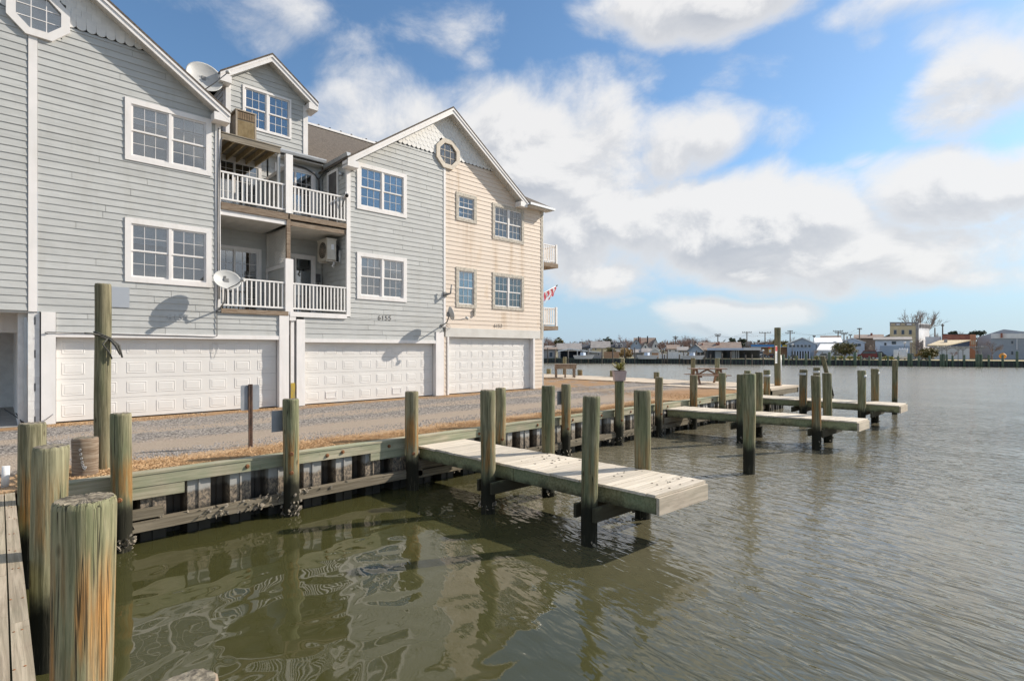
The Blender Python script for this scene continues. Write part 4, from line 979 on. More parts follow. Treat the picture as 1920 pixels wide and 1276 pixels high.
oysters(SW, [(r.uniform(2.2, 3.7), YC-.145+r.uniform(-.03, .02), -.70+r.uniform(-.1, .07)) for _ in range(60)] + [(r.uniform(1.2, 16), YC-.1+r.uniform(-.06, .08), -.65+r.uniform(-.02, .03)) for _ in range(110)]
        + [(r.uniform(3.1, 3.9), YC-.12, -.64+r.uniform(-.04, .05)) for _ in range(26)] + [(r.uniform(7, 20), YC-.15+r.uniform(-.03, .03), -.74+r.uniform(-.1, .05)) for _ in range(120)], 2, .018, .05)

# ------------------------------------------------------------------ piles
def pile(label, x, y, rad, top, bottom=-2.2, lean=(0, 0), taper=.9, n=28, seed=None, group='mooring piles', mat='pile_wood', band=None, oy=0, name='mooring_pile', rough=1.0, land=False):
    """a slightly irregular round timber: checked sides, worn arris, end grain on top; lean is the shift of the top"""
    r = random.Random(seed if seed is not None else int(x*1000+y*77)); base = 0.0 if land else WZ
    t = thing(name, label, 'pile', (x, y, base), group)
    H = top - bottom; rings = max(8, int(H / .16)); N = n; vs = []; fs = []
    ph = [r.uniform(0, 6.28) for _ in range(4)]; am = [.018*rough, .012*rough, .010*rough, .006*rough]
    cr = [(r.uniform(0, 6.28), r.uniform(.02, .05)*rough, r.uniform(.2, .9)) for _ in range(5)]
    rings = rings*3 if n > 100 else rings
    lv = [bottom + H*i/rings for i in range(rings)] + [top-.035, top-.010, top]
    for i, z in enumerate(lv):
        f = (z - bottom) / H; g_ = taper + (1-taper)*f; ed = 1.0 if i < len(lv)-2 else (.965 if i == len(lv)-2 else .90)
        cx = x + lean[0]*(z-base)/max(.1, top-base) + .006*math.sin(z*2.2+ph[0]); cy = y + lean[1]*(z-base)/max(.1, top-base) + .006*math.sin(z*1.7+ph[1])
        for j in range(N):
            a = 2*math.pi*j/N
            q = 1 + am[0]*math.sin(2*a+ph[0]+z*.5) + am[1]*math.sin(3*a+ph[1]-z*.8) + am[2]*math.sin(5*a+ph[2]+z*1.4) + am[3]*math.sin(9*a+ph[3]+z*3)
            for (ca, cd, cz) in cr:
                da = abs((a - ca - .12*math.sin(z*1.5+ca) + math.pi) % (2*math.pi) - math.pi)
                if N > 100 and da < .035 and abs(f - cz) < .28: q -= .055*(1-da/.035)*min(1, (.28-abs(f-cz))*8)
                if da < .16 and f > cz*.6: q -= cd*(1-da/.16)*.6*min(1, (f-cz*.6)*5)
            vs.append((cx + rad*g_*q*ed*math.cos(a), cy + rad*g_*q*ed*math.sin(a), z + (r.uniform(-.006, .006) if i >= len(lv)-2 else 0)))
    for i in range(len(lv)-1):
        for j in range(N): fs.append((i*N+j, i*N+(j+1) % N, (i+1)*N+(j+1) % N, (i+1)*N+j))
    m = MB(); m.add(vs, fs, True); m.build('shaft', mat, t)
    L = (len(lv)-1)*N; ctr = Vector(vs[L]); ctr = sum((Vector(v) for v in vs[L:]), Vector()) / N
    m = MB(); vv = list(vs[L:]) + [tuple(ctr + (Vector(v)-ctr)*.5 + Vector((0, 0, .003 + r.uniform(-.001, .001)))) for v in vs[L:]] + [tuple(ctr + Vector((0, 0, .004)))]
    m.add(vv, [(j, (j+1) % N, N+(j+1) % N, N+j) for j in range(N)] + [(N+j, N+(j+1) % N, 2*N) for j in range(N)], True); m.build('end_grain', 'pile_end_grain', t)
    if band is not None:
        m = MB(); zz = band; f = (zz-bottom)/H
        m.tube([(x, y, zz), (x, y, zz+.09)], rad*(taper+(1-taper)*f)*1.05+.004, 24); m.build('band', 'mark_white', t)
    if oy:
        pts = []
        for i in range(oy):
            a = r.uniform(0, 6.28); z = -.98 + abs(r.gauss(0, .14)); rr = rad*taper + r.uniform(-.01, .05)*max(0, 1-(z+1)*1.2)
            pts.append((x + rr*math.cos(a), y + rr*math.sin(a), z))
        oysters(t, pts, int(x*10)+3, .02, .052)
    return t
def bolt_on(t, x, y, z, rad, ang):
    o = piece('bolt', bme, t, (x + rad*math.cos(ang), y + rad*math.sin(ang), z)); o.rotation_euler = (0, 0, ang + math.pi/2); return o
# left dock piles
pile('thick cracked foreground pile with green and rust stains, cut by the bottom edge', .275, 3.54, .134, 1.04, lean=(.055, .02), taper=.84, n=200, seed=4, group='piles beside the plank dock', rough=1.1, mat='pile_wood_rusty')
pile('second green pile of the dock row, behind the thick foreground pile', .31, 6.28, .132, .96, lean=(.03, 0), n=44, seed=5, group='piles beside the plank dock', mat='pile_wood_rusty')
pile('leftmost pile of the dock row, nearest the carport', .29, 8.60, .132, .94, n=40, seed=6, group='piles beside the plank dock')
pile('brown worn pile top just showing at the bottom edge of the picture', .58, 2.66, .130, .36, n=36, seed=8, group='piles beside the plank dock', mat='old_wood_brown')
# land side
tp = pile('tall bare pole with a cord tied round it, in front of the nearest garage door', 1.14, 10.17, .106, 2.82, bottom=-.5, lean=(.0, 0), taper=.97, n=32, seed=12, group='timber poles on land', name='timber_pole', land=True)
m = MB()
for dz in (0, .018, .04): m.tube([(1.14+.110*math.cos(a), 10.17+.110*math.sin(a), 2.0+dz-.10*math.cos(a)*.5) for a in [2*math.pi*i/20 for i in range(21)]], .009, 5)
m.tube([(1.14-.05, 10.06, 2.04), (.98, 9.95, 2.06), (.9, 9.93, 2.06)], .012, 5); m.tube([(1.23, 10.09, 1.98), (1.32, 10.03, 1.88), (1.36, 10.0, 1.7)], [.016, .022, .012], 6); m.tube([(1.21, 10.07, 1.98), (1.28, 10.0, 1.88), (1.33, 9.98, 1.74)], [.014, .02, .01], 6)
m.tube([(1.18, 10.03, 1.98), (1.12, 10.0, 1.9), (1.2, 10.02, 1.78), (1.24, 10.06, 1.68)], .012, 5); m.build('tied_cord', 'rope', tp)
st = pile('short dark weathered stump with a hanging chain beside the tall pole', .90, 9.84, .155, .55, bottom=-.4, n=32, seed=13, group='timber poles on land', mat='old_wood_brown', name='timber_stump', rough=1.6, land=True)
m = MB()
for i in range(9):
    s_ = i/8; cx, cz = .83 + .06*s_ + .09*max(0, s_-.7)/.3*0, .40 - .34*math.sin(s_*1.9)*.8; 
    m.tube([(cx+.012*math.cos(a), 9.692-.004*(i % 2), cz+.016*math.sin(a)) for a in [2*math.pi*j/8 for j in range(9)]], .004, 4, False)
m.build('chain', 'aluminium', st)
# along the seawall
WALLP = [(1.24, .127, .93, 'wall pile with a rusty bolt hole and oysters at its foot, first from the dock', 70),
         (3.60, .130, .98, 'second wall pile from the dock, behind the rusty sign post, oysters at its foot', 60),
         (6.03, .135, .975, 'third wall pile from the dock, at the root of the nearest pier', 0),
         (8.46, .125, .926, 'fourth wall pile from the dock, rust stained, just beyond the nearest pier', 0),
         (10.82, .125, .906, 'fifth wall pile from the dock, with a small grey plate on its back', 20),
         (13.25, .138, .89, 'sixth wall pile from the dock, carrying the pink flower pot', 25),
         (15.47, .128, .92, 'seventh wall pile from the dock, beside the root of the second pier', 15),
         (17.80, .132, .91, 'eighth wall pile from the dock, in front of the picnic table', 15),
         (20.10, .130, .92, 'ninth wall pile from the dock, right of the picnic table', 10),
         (22.40, .130, .95, 'tenth wall pile, only its brown top showing behind the free standing pile', 0),
         (24.50, .136, .92, 'dark weathered wall pile with pale band beside the tall signposted pile', 0)]
for i, (x, rd, tz, lb, oy) in enumerate(WALLP):
    t = pile(lb, x, YC-.165, rd, tz, n=32 if i < 3 else 24, seed=40+i, group='piles along the seawall', oy=oy, band=.62 if i == 10 else None)
    for zb in (-.26, .05)[: 1 if i else 1]: bolt_on(t, x, YC-.165, zb, rd*.95, -1.9)
    if i == 1: bolt_on(t, x, YC-.165, .06, rd*.97, -1.9)
def plate(label, x0, x1, y, z0, z1):
    tag(MB().box(x0, x1, y, y+.006, z0, z1).build('slip_plate', 'sheet_metal'), label, 'sign', 'plates on the backs of wall piles')
plate('grey metal plate fixed behind the second wall pile', 3.33, 3.62, YC-.018, .42, .78)
plate('grey metal plate fixed behind the fifth wall pile', 10.62, 10.85, YC-.036, .36, .72)
# rusty post with the back of a sign
t = thing('sign_post', 'rusty perforated post carrying a sign seen from its grey back', 'sign', (3.41, 10.65, 0))
m = MB(); X, Y_ = 3.41, 10.65
m.box(X-.035, X-.012, Y_-.03, Y_+.0, -.3, 1.17); m.box(X+.012, X+.035, Y_-.03, Y_+.0, -.3, 1.17); m.box(X-.011, X+.011, Y_-.004, Y_+.002, -.3, 1.17)
z = .0
while z < 1.15: m.box(X-.0115, X+.0115, Y_-.028, Y_-.006, z, z+.022); z += .045
m.build('post', 'rust_post', t)
w, h = .165, .235; z0 = .92; rr = .03; pts = []
for (sx, sz, a0_) in ((1, -1, -90), (1, 1, 0), (-1, 1, 90), (-1, -1, 180)):
    for q in (0, 30, 60, 90): pts.append((X + sx*(w-rr) + rr*math.cos(R(a0_+q)), z0 + sz*(h-rr) + rr*math.sin(R(a0_+q))))
MB().prism(pts, Y_+.004, Y_+.008).build('plate', 'sheet_metal', t)
m = MB(); m.tube([(.06, 9.85, -.02), (.07, 9.85, .26)], .042, 14); o_ = m.build('standpipe', 'pvc'); tag(o_, 'short white plastic pipe standing in the grass beside the dock', 'pipe', 'white pipes')
m = MB(); m.tube([(-.05, 9.95, -.02), (-.03, 9.95, .33)], .042, 14); o_ = m.build('standpipe', 'pvc'); tag(o_, 'white plastic pipe cut by the left picture edge', 'pipe', 'white pipes')

# ------------------------------------------------------------------ piers
def pier(label, p00, p10, p01, p11, zd, n, brace=(), seed=1, ledger=True):
    """finger pier from four corners (root left, root right, end left, end right): planks, stringers, end board, cross beams"""
    P = [Vector((*p, 0)) for p in (p00, p10, p01, p11)]; c = (P[0]+P[1]+P[2]+P[3])/4
    t = thing('finger_pier', label, 'pier', (c.x, c.y, zd), 'finger piers'); r = random.Random(seed)
    L = lambda s: P[0].lerp(P[2], s); Rr = lambda s: P[1].lerp(P[3], s)
    for i in range(n):
        s0, s1 = i/n, (i+1)/n; g_ = .0035/ (P[0]-P[2]).length; s0 += g_; s1 -= g_
        ov = .03; dz = r.uniform(-.0035, .0035); ra, rb = r.uniform(-.012, .012), r.uniform(-.012, .012)
        def e(s, side):
            a, b = L(s), Rr(s); d_ = (b-a).normalized(); return a - d_*(ov+ra) if side == 0 else b + d_*(ov+rb)
        q = [e(s0, 0), e(s0, 1), e(s1, 1), e(s1, 0)]
        MB().hexa([(v.x, v.y, zd-.038+dz) for v in q] + [(v.x, v.y, zd+dz) for v in q]).build('plank', 'deck_plank', t)
    for a, b in ((P[0], P[2]), (P[1], P[3])):
        w = (P[1]-P[0]).normalized() * (1 if a is P[0] else -1)
        m = MB()
        for s0, s1 in ((0, .5), (.5, .999)):
            pa, pb = a.lerp(b, s0+.001), a.lerp(b, s1-.001)
            MB().hexa([(pa.x, pa.y, zd-.27), (pb.x, pb.y, zd-.27), ((pb+w*.045).x, (pb+w*.045).y, zd-.27), ((pa+w*.045).x, (pa+w*.045).y, zd-.27),
                       (pa.x, pa.y, zd-.04), (pb.x, pb.y, zd-.04), ((pb+w*.045).x, (pb+w*.045).y, zd-.04), ((pa+w*.045).x, (pa+w*.045).y, zd-.04)]).build('stringer', 'stringer', t)
    out_ = (P[2]-P[0]).normalized(); m = MB()
    pa, pb = P[2] - (P[3]-P[2]).normalized()*.0, P[3]
    m.hexa([(pa.x, pa.y, zd-.275), (pb.x, pb.y, zd-.275), ((pb+out_*.045).x, (pb+out_*.045).y, zd-.275), ((pa+out_*.045).x, (pa+out_*.045).y, zd-.275),
            (pa.x, pa.y, zd-.041), (pb.x, pb.y, zd-.041), ((pb+out_*.045).x, (pb+out_*.045).y, zd-.041), ((pa+out_*.045).x, (pa+out_*.045).y, zd-.041)]); m.build('end_board', 'end_board', t)
    for s_ in brace:
        a, b = L(s_), Rr(s_); d_ = (b-a).normalized(); a -= d_*.36; b += d_*.36
        m = MB(); m.bar((a.x, a.y+.17, zd-.37), (b.x, b.y+.17, zd-.37), .05, .2); m.build('cross_beam', 'stringer', t)
        m = MB(); m.bar((a.x, a.y-.17, zd-.37), (b.x, b.y-.17, zd-.37), .05, .2); m.build('cross_beam', 'stringer', t)
    m = MB(); a, b = L(.012), Rr(.012); m.bar((a.x-.32, a.y+.04, zd-.38), (b.x+.25, b.y+.04, zd-.38), .09, .18); m.build('ledger', 'waler', t)
    return t
ZD = -.165
PT1 = pier('nearest pier, bleached planks with bird droppings, reaching into the dark water', (6.28, 9.3), (7.44, 9.3), (6.47, 3.88), (7.72, 3.80), ZD, 38, (.44, .83), 1)
r = random.Random(77); m = MB()
for i in range(46):
    s_ = r.choice([.48, .55, .62, .75, .82, .88, .93, .97]) + r.uniform(-.03, .02); x = 6.45 + .2*s_ + r.uniform(.12, 1.0); y = 9.3 - 5.45*s_; q = r.uniform(.008, .03)
    a = r.uniform(0, 3); m.add([(x+q*math.cos(a+k_)*r.uniform(.5, 1.2), y+q*math.sin(a+k_)*r.uniform(.5, 1.2), ZD+.0045) for k_ in (0, 1.2, 2.5, 3.7, 5)] + [(x, y, ZD+.012)], [(0, 1, 5), (1, 2, 5), (2, 3, 5), (3, 4, 5), (4, 0, 5)])
tag(m.build('droppings', 'soil'), 'dark droppings and shell crumbs on the nearest pier planks', 'litter', kind='stuff')
pier('second pier, mid length with a bleached deck, beyond the free standing pile', (16.2, 9.3), (17.32, 9.3), (17.08, 4.0), (18.05, 3.97), ZD, 38, (.44, .83), 2)
pier('farthest pier, its deck ending right of the banded piles', (22.75, 9.3), (24.1, 9.3), (23.04, 4.11), (24.27, 4.12), ZD, 38, (.38, .82), 3)
G = 'piles of the finger piers'
def pp(label, x, y, rad, top, **kw):
    q = random.Random(kw['seed']); return pile(label, x, y, rad, top, group=G, lean=(q.uniform(-.035, .035), q.uniform(-.03, .03)), oy=14, **kw)
pp('green pile halfway along the left side of the nearest pier', 6.10, 6.94, .130, 1.12, n=36, seed=61)
pp('pile at the outer left corner of the nearest pier, standing in the dark water', 6.17, 4.80, .128, 1.147, n=40, seed=62)
pp('pile halfway along the right side of the nearest pier, rust stained low down', 7.66, 6.95, .128, 1.126, n=32, seed=63)
pp('pile at the outer right corner of the nearest pier, pale and split', 7.79, 4.93, .138, 1.14, n=36, seed=64)
pp('pile halfway along the left side of the second pier', 16.18, 6.83, .122, 1.07, seed=65)
pp('pile halfway along the right side of the second pier, half hidden', 17.75, 6.9, .118, 1.09, seed=66)
pp('pile at the outer left corner of the second pier', 16.58, 4.87, .124, 1.09, seed=67)
pp('pile at the outer right corner of the second pier', 18.25, 5.05, .128, 1.10, seed=68)
pp('white banded pile halfway along the left side of the farthest pier', 22.68, 7.15, .140, 1.04, seed=69, band=.82)
pp('white banded pile halfway along the right side of the farthest pier, mostly hidden', 24.45, 7.2, .128, 1.08, seed=70, band=.85)
pp('white banded pile at the outer left corner of the farthest pier', 22.78, 5.19, .136, 1.06, seed=71, band=.80)
pp('white banded pile at the outer right corner of the farthest pier', 24.45, 5.13, .138, 1.08, seed=72, band=.86)
pile('free standing pile with an orange stain, between the nearest and second piers', 12.33, 5.01, .138, 1.27, n=32, seed=73)
pile('slim free standing pile beyond the end of the farthest pier', 28.2, 5.19, .108, 1.35, seed=74)
lp = pile('leaning pile in the harbour behind the second pier', 37.0, 10.0, .130, 1.42, lean=(-.42, .42), seed=75)
tl = pile('tall pile with a white and red notice at the boardwalk corner', 27.6, 9.85, .144, 2.9, n=24, seed=76)
MB().box(27.18, 27.46, 9.80, 9.805, 1.15, 2.0).build('notice', 'sign_white', tl); MB().box(27.20, 27.44, 9.794, 9.799, 1.75, 1.97).build('notice_heading', 'red_print', tl)
m = MB()
for i in range(5): m.box(27.23, 27.41, 9.795, 9.799, 1.25+i*.09, 1.28+i*.09)
m.build('notice_lines', 'letter_grey', tl)
m = MB(); m.tube([(27.82, 9.8, 1.55), (27.85, 9.78, .6), (27.84, 9.78, -.2)], .05, 8); m.build('conduit', 'pvc', tl)

# ------------------------------------------------------------------ left dock, boardwalk and what stands on it
DK = thing('plank_dock', 'weathered plank dock running along the left picture edge to the seawall', 'dock', (-.5, 4, 0))
xb = .15; i = 0; r = random.Random(21)
while xb > -1.7:
    w = .098 if i == 0 else .14; y = -2.0 + r.uniform(-1, 0)
    while y < 9.3:
        e = min(y + r.choice([2.4, 3.0, 3.6]), 9.32)
        if i == 0 and y < 4.4 < e: e = 4.85
        MB().box(xb-w+.003, xb-.003, y+.003, e-.003, -.045, .0 + r.uniform(-.003, .003)).build('plank', 'deck_plank_y', DK); y = e
    xb -= w + .004; i += 1
MB().box(.095, .14, -3, 9.3, -.33, -.047).build('stringer', 'cap_timber', DK)
MB().box(-1.7, .09, -3, 9.3, -.25, -.052).build('joists', 'stringer', DK)
nm = MB().tube([(0, 0, 0), (0, 0, .004)], .007, 6).mesh('nail', 'rust')
for yy in [2.6, 3.3, 3.62, 4.2, 4.7, 5.3, 6.1, 6.6, 7.2, 7.9, 8.5]:
    for xx in (.12, .075, -.05, -.15): piece('nail', nm, DK, (xx + r.uniform(-.015, .015), yy + r.uniform(-.06, .06), .002))
BW = thing('boardwalk', 'pale plank boardwalk along the far edge of the gravel lot', 'boardwalk', (27, 20, 0))
y = 9.3; bwm = MB().box(25.3, 28.9, 0, .192, -.05, .045).mesh('plank', 'boardwalk_plank')
while y < 34: piece('plank', bwm, BW, (0, y, r.uniform(-.004, .004))); y += .2
MB().box(25.3, 25.45, 9.3, 34, -.3, -.052).build('beam', 'waler', BW); MB().box(28.7, 28.85, 9.3, 34, -.3, -.052).build('beam', 'waler', BW); MB().box(25.3, 28.85, 9.3, 9.36, -.3, -.055).build('beam', 'waler', BW)
tag(MB().box(24.1, 25.25, 10.4, 14.2, -.014, .03).build('gangplank', 'boardwalk_plank'), 'loose grey boards lying on the ground before the picnic table', 'boards')
GB = 'piles along the boardwalk'
for (x, y, tz, lb) in ((28.95, 26.2, .42, 'short boardwalk pile nearest the tan house corner'), (28.95, 23.3, .43, 'short boardwalk pile between the work table and the flower pot'), (28.95, 20.6, .45, 'short boardwalk pile just left of the flower pot'),
                       (28.95, 17.35, .45, 'short boardwalk pile right of the flower pot')):
    pile(lb, x, y, .17, tz, n=16, group=GB)
for (x, y, tz, lb) in ((29.25, 20.0, 1.25, 'tall harbour pile rising behind the flower pot'), (29.2, 15.1, 1.33, 'tall harbour pile behind the left end of the picnic table'), (29.2, 13.65, 1.34, 'tall harbour pile behind the right end of the picnic table'), (29.2, 24.9, 1.3, 'tall harbour pile rising behind the work table')):
    pile(lb, x, y, .125, tz, n=16, group=GB)
# fish cleaning table
t = thing('work_table', 'weathered wooden work table on the boardwalk beside the tan house', 'table', (26.2, 22.0, .045))
ex = Vector((.7206, -.6933, 0)); ey = Vector((.6933, .7206, 0)); c = Vector((26.1, 22.2, 0))
def rot_box(m, c, a0, a1, b0, b1, z0, z1):
    q = [c + ex*a + ey*b for a, b in ((a0, b0), (a1, b0), (a1, b1), (a0, b1))]
    return m.hexa([(v.x, v.y, z0) for v in q] + [(v.x, v.y, z1) for v in q])
rot_box(MB(), c, -.68, .68, -.4, .4, .83, .90).build('top', 'bench_wood', t)
m = MB(); rot_box(m, c, -.66, .66, -.38, -.34, .60, .828); rot_box(m, c, -.66, .66, .34, .38, .60, .828); rot_box(m, c, -.66, -.62, -.338, .338, .60, .828); rot_box(m, c, .62, .66, -.338, .338, .60, .828); m.build('apron', 'bench_wood', t)
for a, b in ((-.6, -.33), (.55, -.33), (-.05, -.33), (-.6, .3), (.55, .3)): rot_box(MB(), c, a-.05, a+.05, b-.05, b+.05, .045, .60).build('leg', 'bench_wood', t)
# picnic table
t = thing('picnic_table', 'reddish brown picnic table with attached benches on the boardwalk', 'picnic table', (26.7, 13.1, .045)); c = Vector((26.75, 13.05, 0))
for i in range(5): rot_box(MB(), c, -.92, .92, -.38+i*.155, -.24+i*.155, .80, .84).build('top_plank', 'picnic_wood', t)
for s_ in (-1, 1):
    for i in range(2): rot_box(MB(), c, -.92 if s_ < 0 else -.92, .92, s_*.72-.15+i*.155, s_*.72-.01+i*.155, .48, .52).build('bench_plank', 'picnic_wood', t)
for a in (-.62, .62):
    rot_box(MB(), c, a-.02, a+.02, -.36, .36, .71, .80).build('batten', 'picnic_wood', t); rot_box(MB(), c, a+.022, a+.06, -.86, .86, .39, .48).build('seat_beam', 'picnic_wood', t)
    for s_ in (-1, 1):
        p0 = c + ex*a + ey*(s_*.2); p1 = c + ex*a + ey*(s_*.7)
        m = MB(); m.bar((p0.x, p0.y, .78), (p1.x, p1.y, .05), .04, .11, up=tuple(ex)); m.build('leg', 'picnic_wood', t)
m = MB(); p0 = c + ex*-.62; p1 = c + ex*.0; p2 = c + ex*.62
m.bar((p0.x, p0.y, .44), (p1.x, p1.y, .78), .04, .08); m.bar((p2.x, p2.y, .44), (p1.x, p1.y, .78), .04, .08); m.build('brace', 'picnic_wood', t)
# flower pot on its pile
t = thing('flower_pot', 'pink square flower pot with spiky yellow green plant on a wall pile', 'flower pot', (13.25, YC-.165, .895)); c = Vector((13.25, YC-.165, 0))
vs = [tuple(c + ex*a*.15 + ey*b*.15 + Vector((0, 0, .90))) for a, b in ((-1, -1), (1, -1), (1, 1), (-1, 1))] + [tuple(c + ex*a*.185 + ey*b*.185 + Vector((0, 0, 1.19))) for a, b in ((-1, -1), (1, -1), (1, 1), (-1, 1))]
m = MB(); m.hexa(vs); m.build('pot', 'pot_pink', t); m = MB(); rot_box(m, c, -.17, .17, -.17, .17, 1.191, 1.20); m.build('soil', 'soil', t)
m = MB(); r = random.Random(4)
for i in range(48):
    a = r.uniform(0, 6.28); l = r.uniform(.18, .36); up_ = r.uniform(.08, .26); w = .022; dx_, dy_ = math.cos(a), math.sin(a); z = 1.2
    m.add([(c.x-dy_*w, c.y+dx_*w, z), (c.x+dy_*w, c.y-dx_*w, z), (c.x+dx_*l*.6+dy_*w*.8, c.y+dy_*l*.6-dx_*w*.8, z+up_), (c.x+dx_*l*.6-dy_*w*.8, c.y+dy_*l*.6+dx_*w*.8, z+up_), (c.x+dx_*l, c.y+dy_*l, z+up_*.9)], [(0, 1, 2, 3), (3, 2, 4)])
m.build('leaves', 'leaf_yellow', t)
# ------------------------------------------------------------------ far shore
def sh(px):
    for (a, t0), (b, t1) in zip(SH, SH[1:]):
        if px <= b: return t0 + (t1-t0)*(px-a)/(b-a)
    return SH[-1][1]
FWD = Vector((math.cos(TH), math.sin(TH), 0)); RGT = Vector((math.sin(TH), -math.cos(TH), 0)); FR = {'c': 960}
def face(px, turn=0.0):
    """turn the local axes so that a front seen at image column px looks across the harbour to the camera"""
    s_ = unproject(px, 1.0).normalized(); a = R(turn); s_ = Vector((s_.x*math.cos(a) - s_.y*math.sin(a), s_.x*math.sin(a) + s_.y*math.cos(a), 0)); FR['c'] = px; FWD[:] = s_; RGT[:] = (s_.y, -s_.x, 0)
def W(px, y, t):
    d_ = unproject(px, 1.0); lam = unproject(FR['c'], t).dot(FWD) / d_.dot(FWD); v = d_ * lam; v.z = EYE + (655 - y) * lam / 1000; return v
for nm, c1, c2 in (('far_white', (.62, .62, .62), (.55, .55, .56)), ('far_cream', (.56, .49, .34), (.50, .43, .29)), ('far_grey', (.30, .30, .30), (.25, .25, .26)), ('far_blue', (.30, .37, .46), (.27, .33, .42)),
                   ('far_paleblue', (.50, .56, .66), (.45, .51, .60)), ('far_dark', (.035, .04, .045), (.06, .062, .065)), ('far_navy', (.04, .055, .09), (.06, .08, .12)), ('far_brick', (.23, .085, .06), (.30, .12, .08)),
                   ('far_brick_sunlit', (.48, .22, .12), (.42, .18, .10)), ('far_tanbrick', (.44, .35, .21), (.50, .41, .26)), ('far_brownroof', (.19, .14, .11), (.25, .19, .15)), ('far_darkroof', (.045, .045, .05), (.07, .07, .075)),
                   ('far_greyroof', (.21, .19, .18), (.27, .25, .23)), ('far_whiteroof', (.70, .70, .69), (.62, .62, .62)), ('far_steel', (.27, .30, .34), (.24, .27, .31)), ('far_wood', (.36, .21, .12), (.30, .17, .10)),
                   ('far_pole', (.10, .085, .07), (.14, .12, .10)), ('far_teal', (.055, .085, .07), (.085, .12, .09)), ('far_pilegreen', (.10, .145, .095), (.15, .18, .12)), ('far_lawn', (.42, .32, .14), (.48, .38, .19)),
                   ('far_bush_gold', (.24, .15, .045), (.32, .20, .06)), ('far_bush_green', (.055, .065, .018), (.15, .115, .03)), ('pine_dark', (.022, .036, .016), (.05, .07, .028)), ('twig', (.15, .11, .10), (.21, .16, .14)), ('twig_red', (.155, .09, .075), (.21, .13, .105)), ('twig_pale', (.27, .22, .19), (.34, .28, .24)),
                   ('car_red', (.12, .015, .02), (.14, .02, .025)), ('car_blue', (.03, .06, .16), (.04, .07, .18)), ('car_white', (.62, .62, .63), (.6, .6, .6)), ('car_dark', (.03, .03, .035), (.04, .04, .045)), ('car_silver', (.40, .42, .44), (.36, .38, .4)), ('far_yellow', (.55, .40, .06), (.5, .36, .05)), ('far_skyblue', (.06, .20, .42), (.05, .18, .40)), ('far_float', (.62, .27, .04), (.55, .22, .03)), ('far_glass', (.05, .065, .085), (.08, .10, .12))):
    if 'far_' in nm and 'dark' not in nm and 'teal' not in nm and 'pile' not in nm: c1, c2 = [tuple(min(.85, v*1.2) for v in c_) for c_ in (c1, c2)]
    pm(nm, c1, c2, .9, rough=.7 if 'car' not in nm else .3, rand=.04)
def fpoly(name, mat, poly, t, d, parent=None):
    """outline in image pixels, placed at depth t, built d metres deep"""
    a = [W(px, y, t) for px, y in poly]; b = [v + FWD*d for v in a]; n = len(a)
    return MB().add(a + b, [tuple(range(n)), tuple(range(n, 2*n))[::-1]] + [(i, (i+1) % n, n+(i+1) % n, n+i) for i in range(n)]).build(name, mat, parent)
def fbox(name, mat, px0, px1, y0, y1, t, d, parent=None): return fpoly(name, mat, [(px0, y1), (px1, y1), (px1, y0), (px0, y0)], t, d, parent)
def fwin(parent, px0, px1, y0, y1, t, mat='far_white', glass='far_glass'):
    w = fbox('window', mat, px0-.5, px1+.5, y0-.5, y1+.5, t-.06, .05, parent); fbox('pane', glass, px0, px1, y0, y1, t-.08, .015, w); return w
def froof_side(parent, mat, px0, px1, ye, yr, t, d, ov=.4):
    """ridge across the view: two sloping slabs"""
    a, b = W(px0, ye, t), W(px1, ye, t); ra, rb = W(px0, yr, t+d/2), W(px1, yr, t+d/2); ra, rb = a + FWD*d/2, b + FWD*d/2
    zr = EYE + (655-yr)*(t+d/2)/1000; ra.z = rb.z = zr; sl = (zr-a.z)/(d/2)
    o = RGT*ov; f = -FWD*ov; dz = Vector((0, 0, -sl*ov)); up_ = Vector((0, 0, .18))
    A, B_, RA, RB = a-o+f+dz, b+o+f+dz, ra-o, rb+o; C2, D2 = a-o+FWD*(d+ov)+dz, b+o+FWD*(d+ov)+dz
    m = MB(); m.hexa([A, B_, RB, RA, A+up_, B_+up_, RB+up_, RA+up_]); m.hexa([RA, RB, D2, C2, RA+up_, RB+up_, D2+up_, C2+up_]); r_ = m.build('roof', mat, parent)
    m = MB()
    for p, q in ((a, ra), (b, rb)):
        e = p + FWD*d; s_ = RGT*(.1 if p is a else -.1); m.add([p, e, q, p+s_, e+s_, q+s_], [(0, 1, 2), (3, 5, 4), (0, 3, 4, 1), (1, 4, 5, 2), (2, 5, 3, 0)])
    m.build('gable_wall', parent['wall_material'], parent); return r_
def froof_front(parent, mat, px0, px1, ye, yr, t, d, ov=.35, pxr=None):
    """gable towards the viewer"""
    pxr = pxr or (px0+px1)/2; a, b, p = W(px0, ye, t), W(px1, ye, t), W(pxr, yr, t); up_ = Vector((0, 0, .16)); m = MB()
    for q in (a, b):
        s_ = (q-p); e = q + s_.normalized()*ov; f0 = -FWD*ov; f1 = FWD*(d+ov)
        m.hexa([p+f0, e+f0, e+f1, p+f1, p+f0+up_, e+f0+up_, e+f1+up_, p+f1+up_])
    return m.build('roof', mat, parent)
def fthing(name, label, cat, px, t, wall=None, group=None, z=FZ):
    face(px); p = unproject(px, t); o = thing(name, label, cat, (p.x, p.y, z), group)
    if wall: o['wall_material'] = wall
    return o
yb = lambda t, z=FZ: 655 + (EYE - z) * 1000 / t        # picture height of the ground at distance t
def side_house(name, label, px0, px1, ye, yr, t, d, wall, roof, wins=(), cat='house', group='houses on the far shore'):
    h = fthing(name, label, cat, (px0+px1)/2, t, wall, group); fbox('wall', wall, px0, px1, ye, yb(t), t, d, h); froof_side(h, roof, px0, px1, ye, yr, t, d)
    for w in wins: fwin(h, *w, t)
    return h
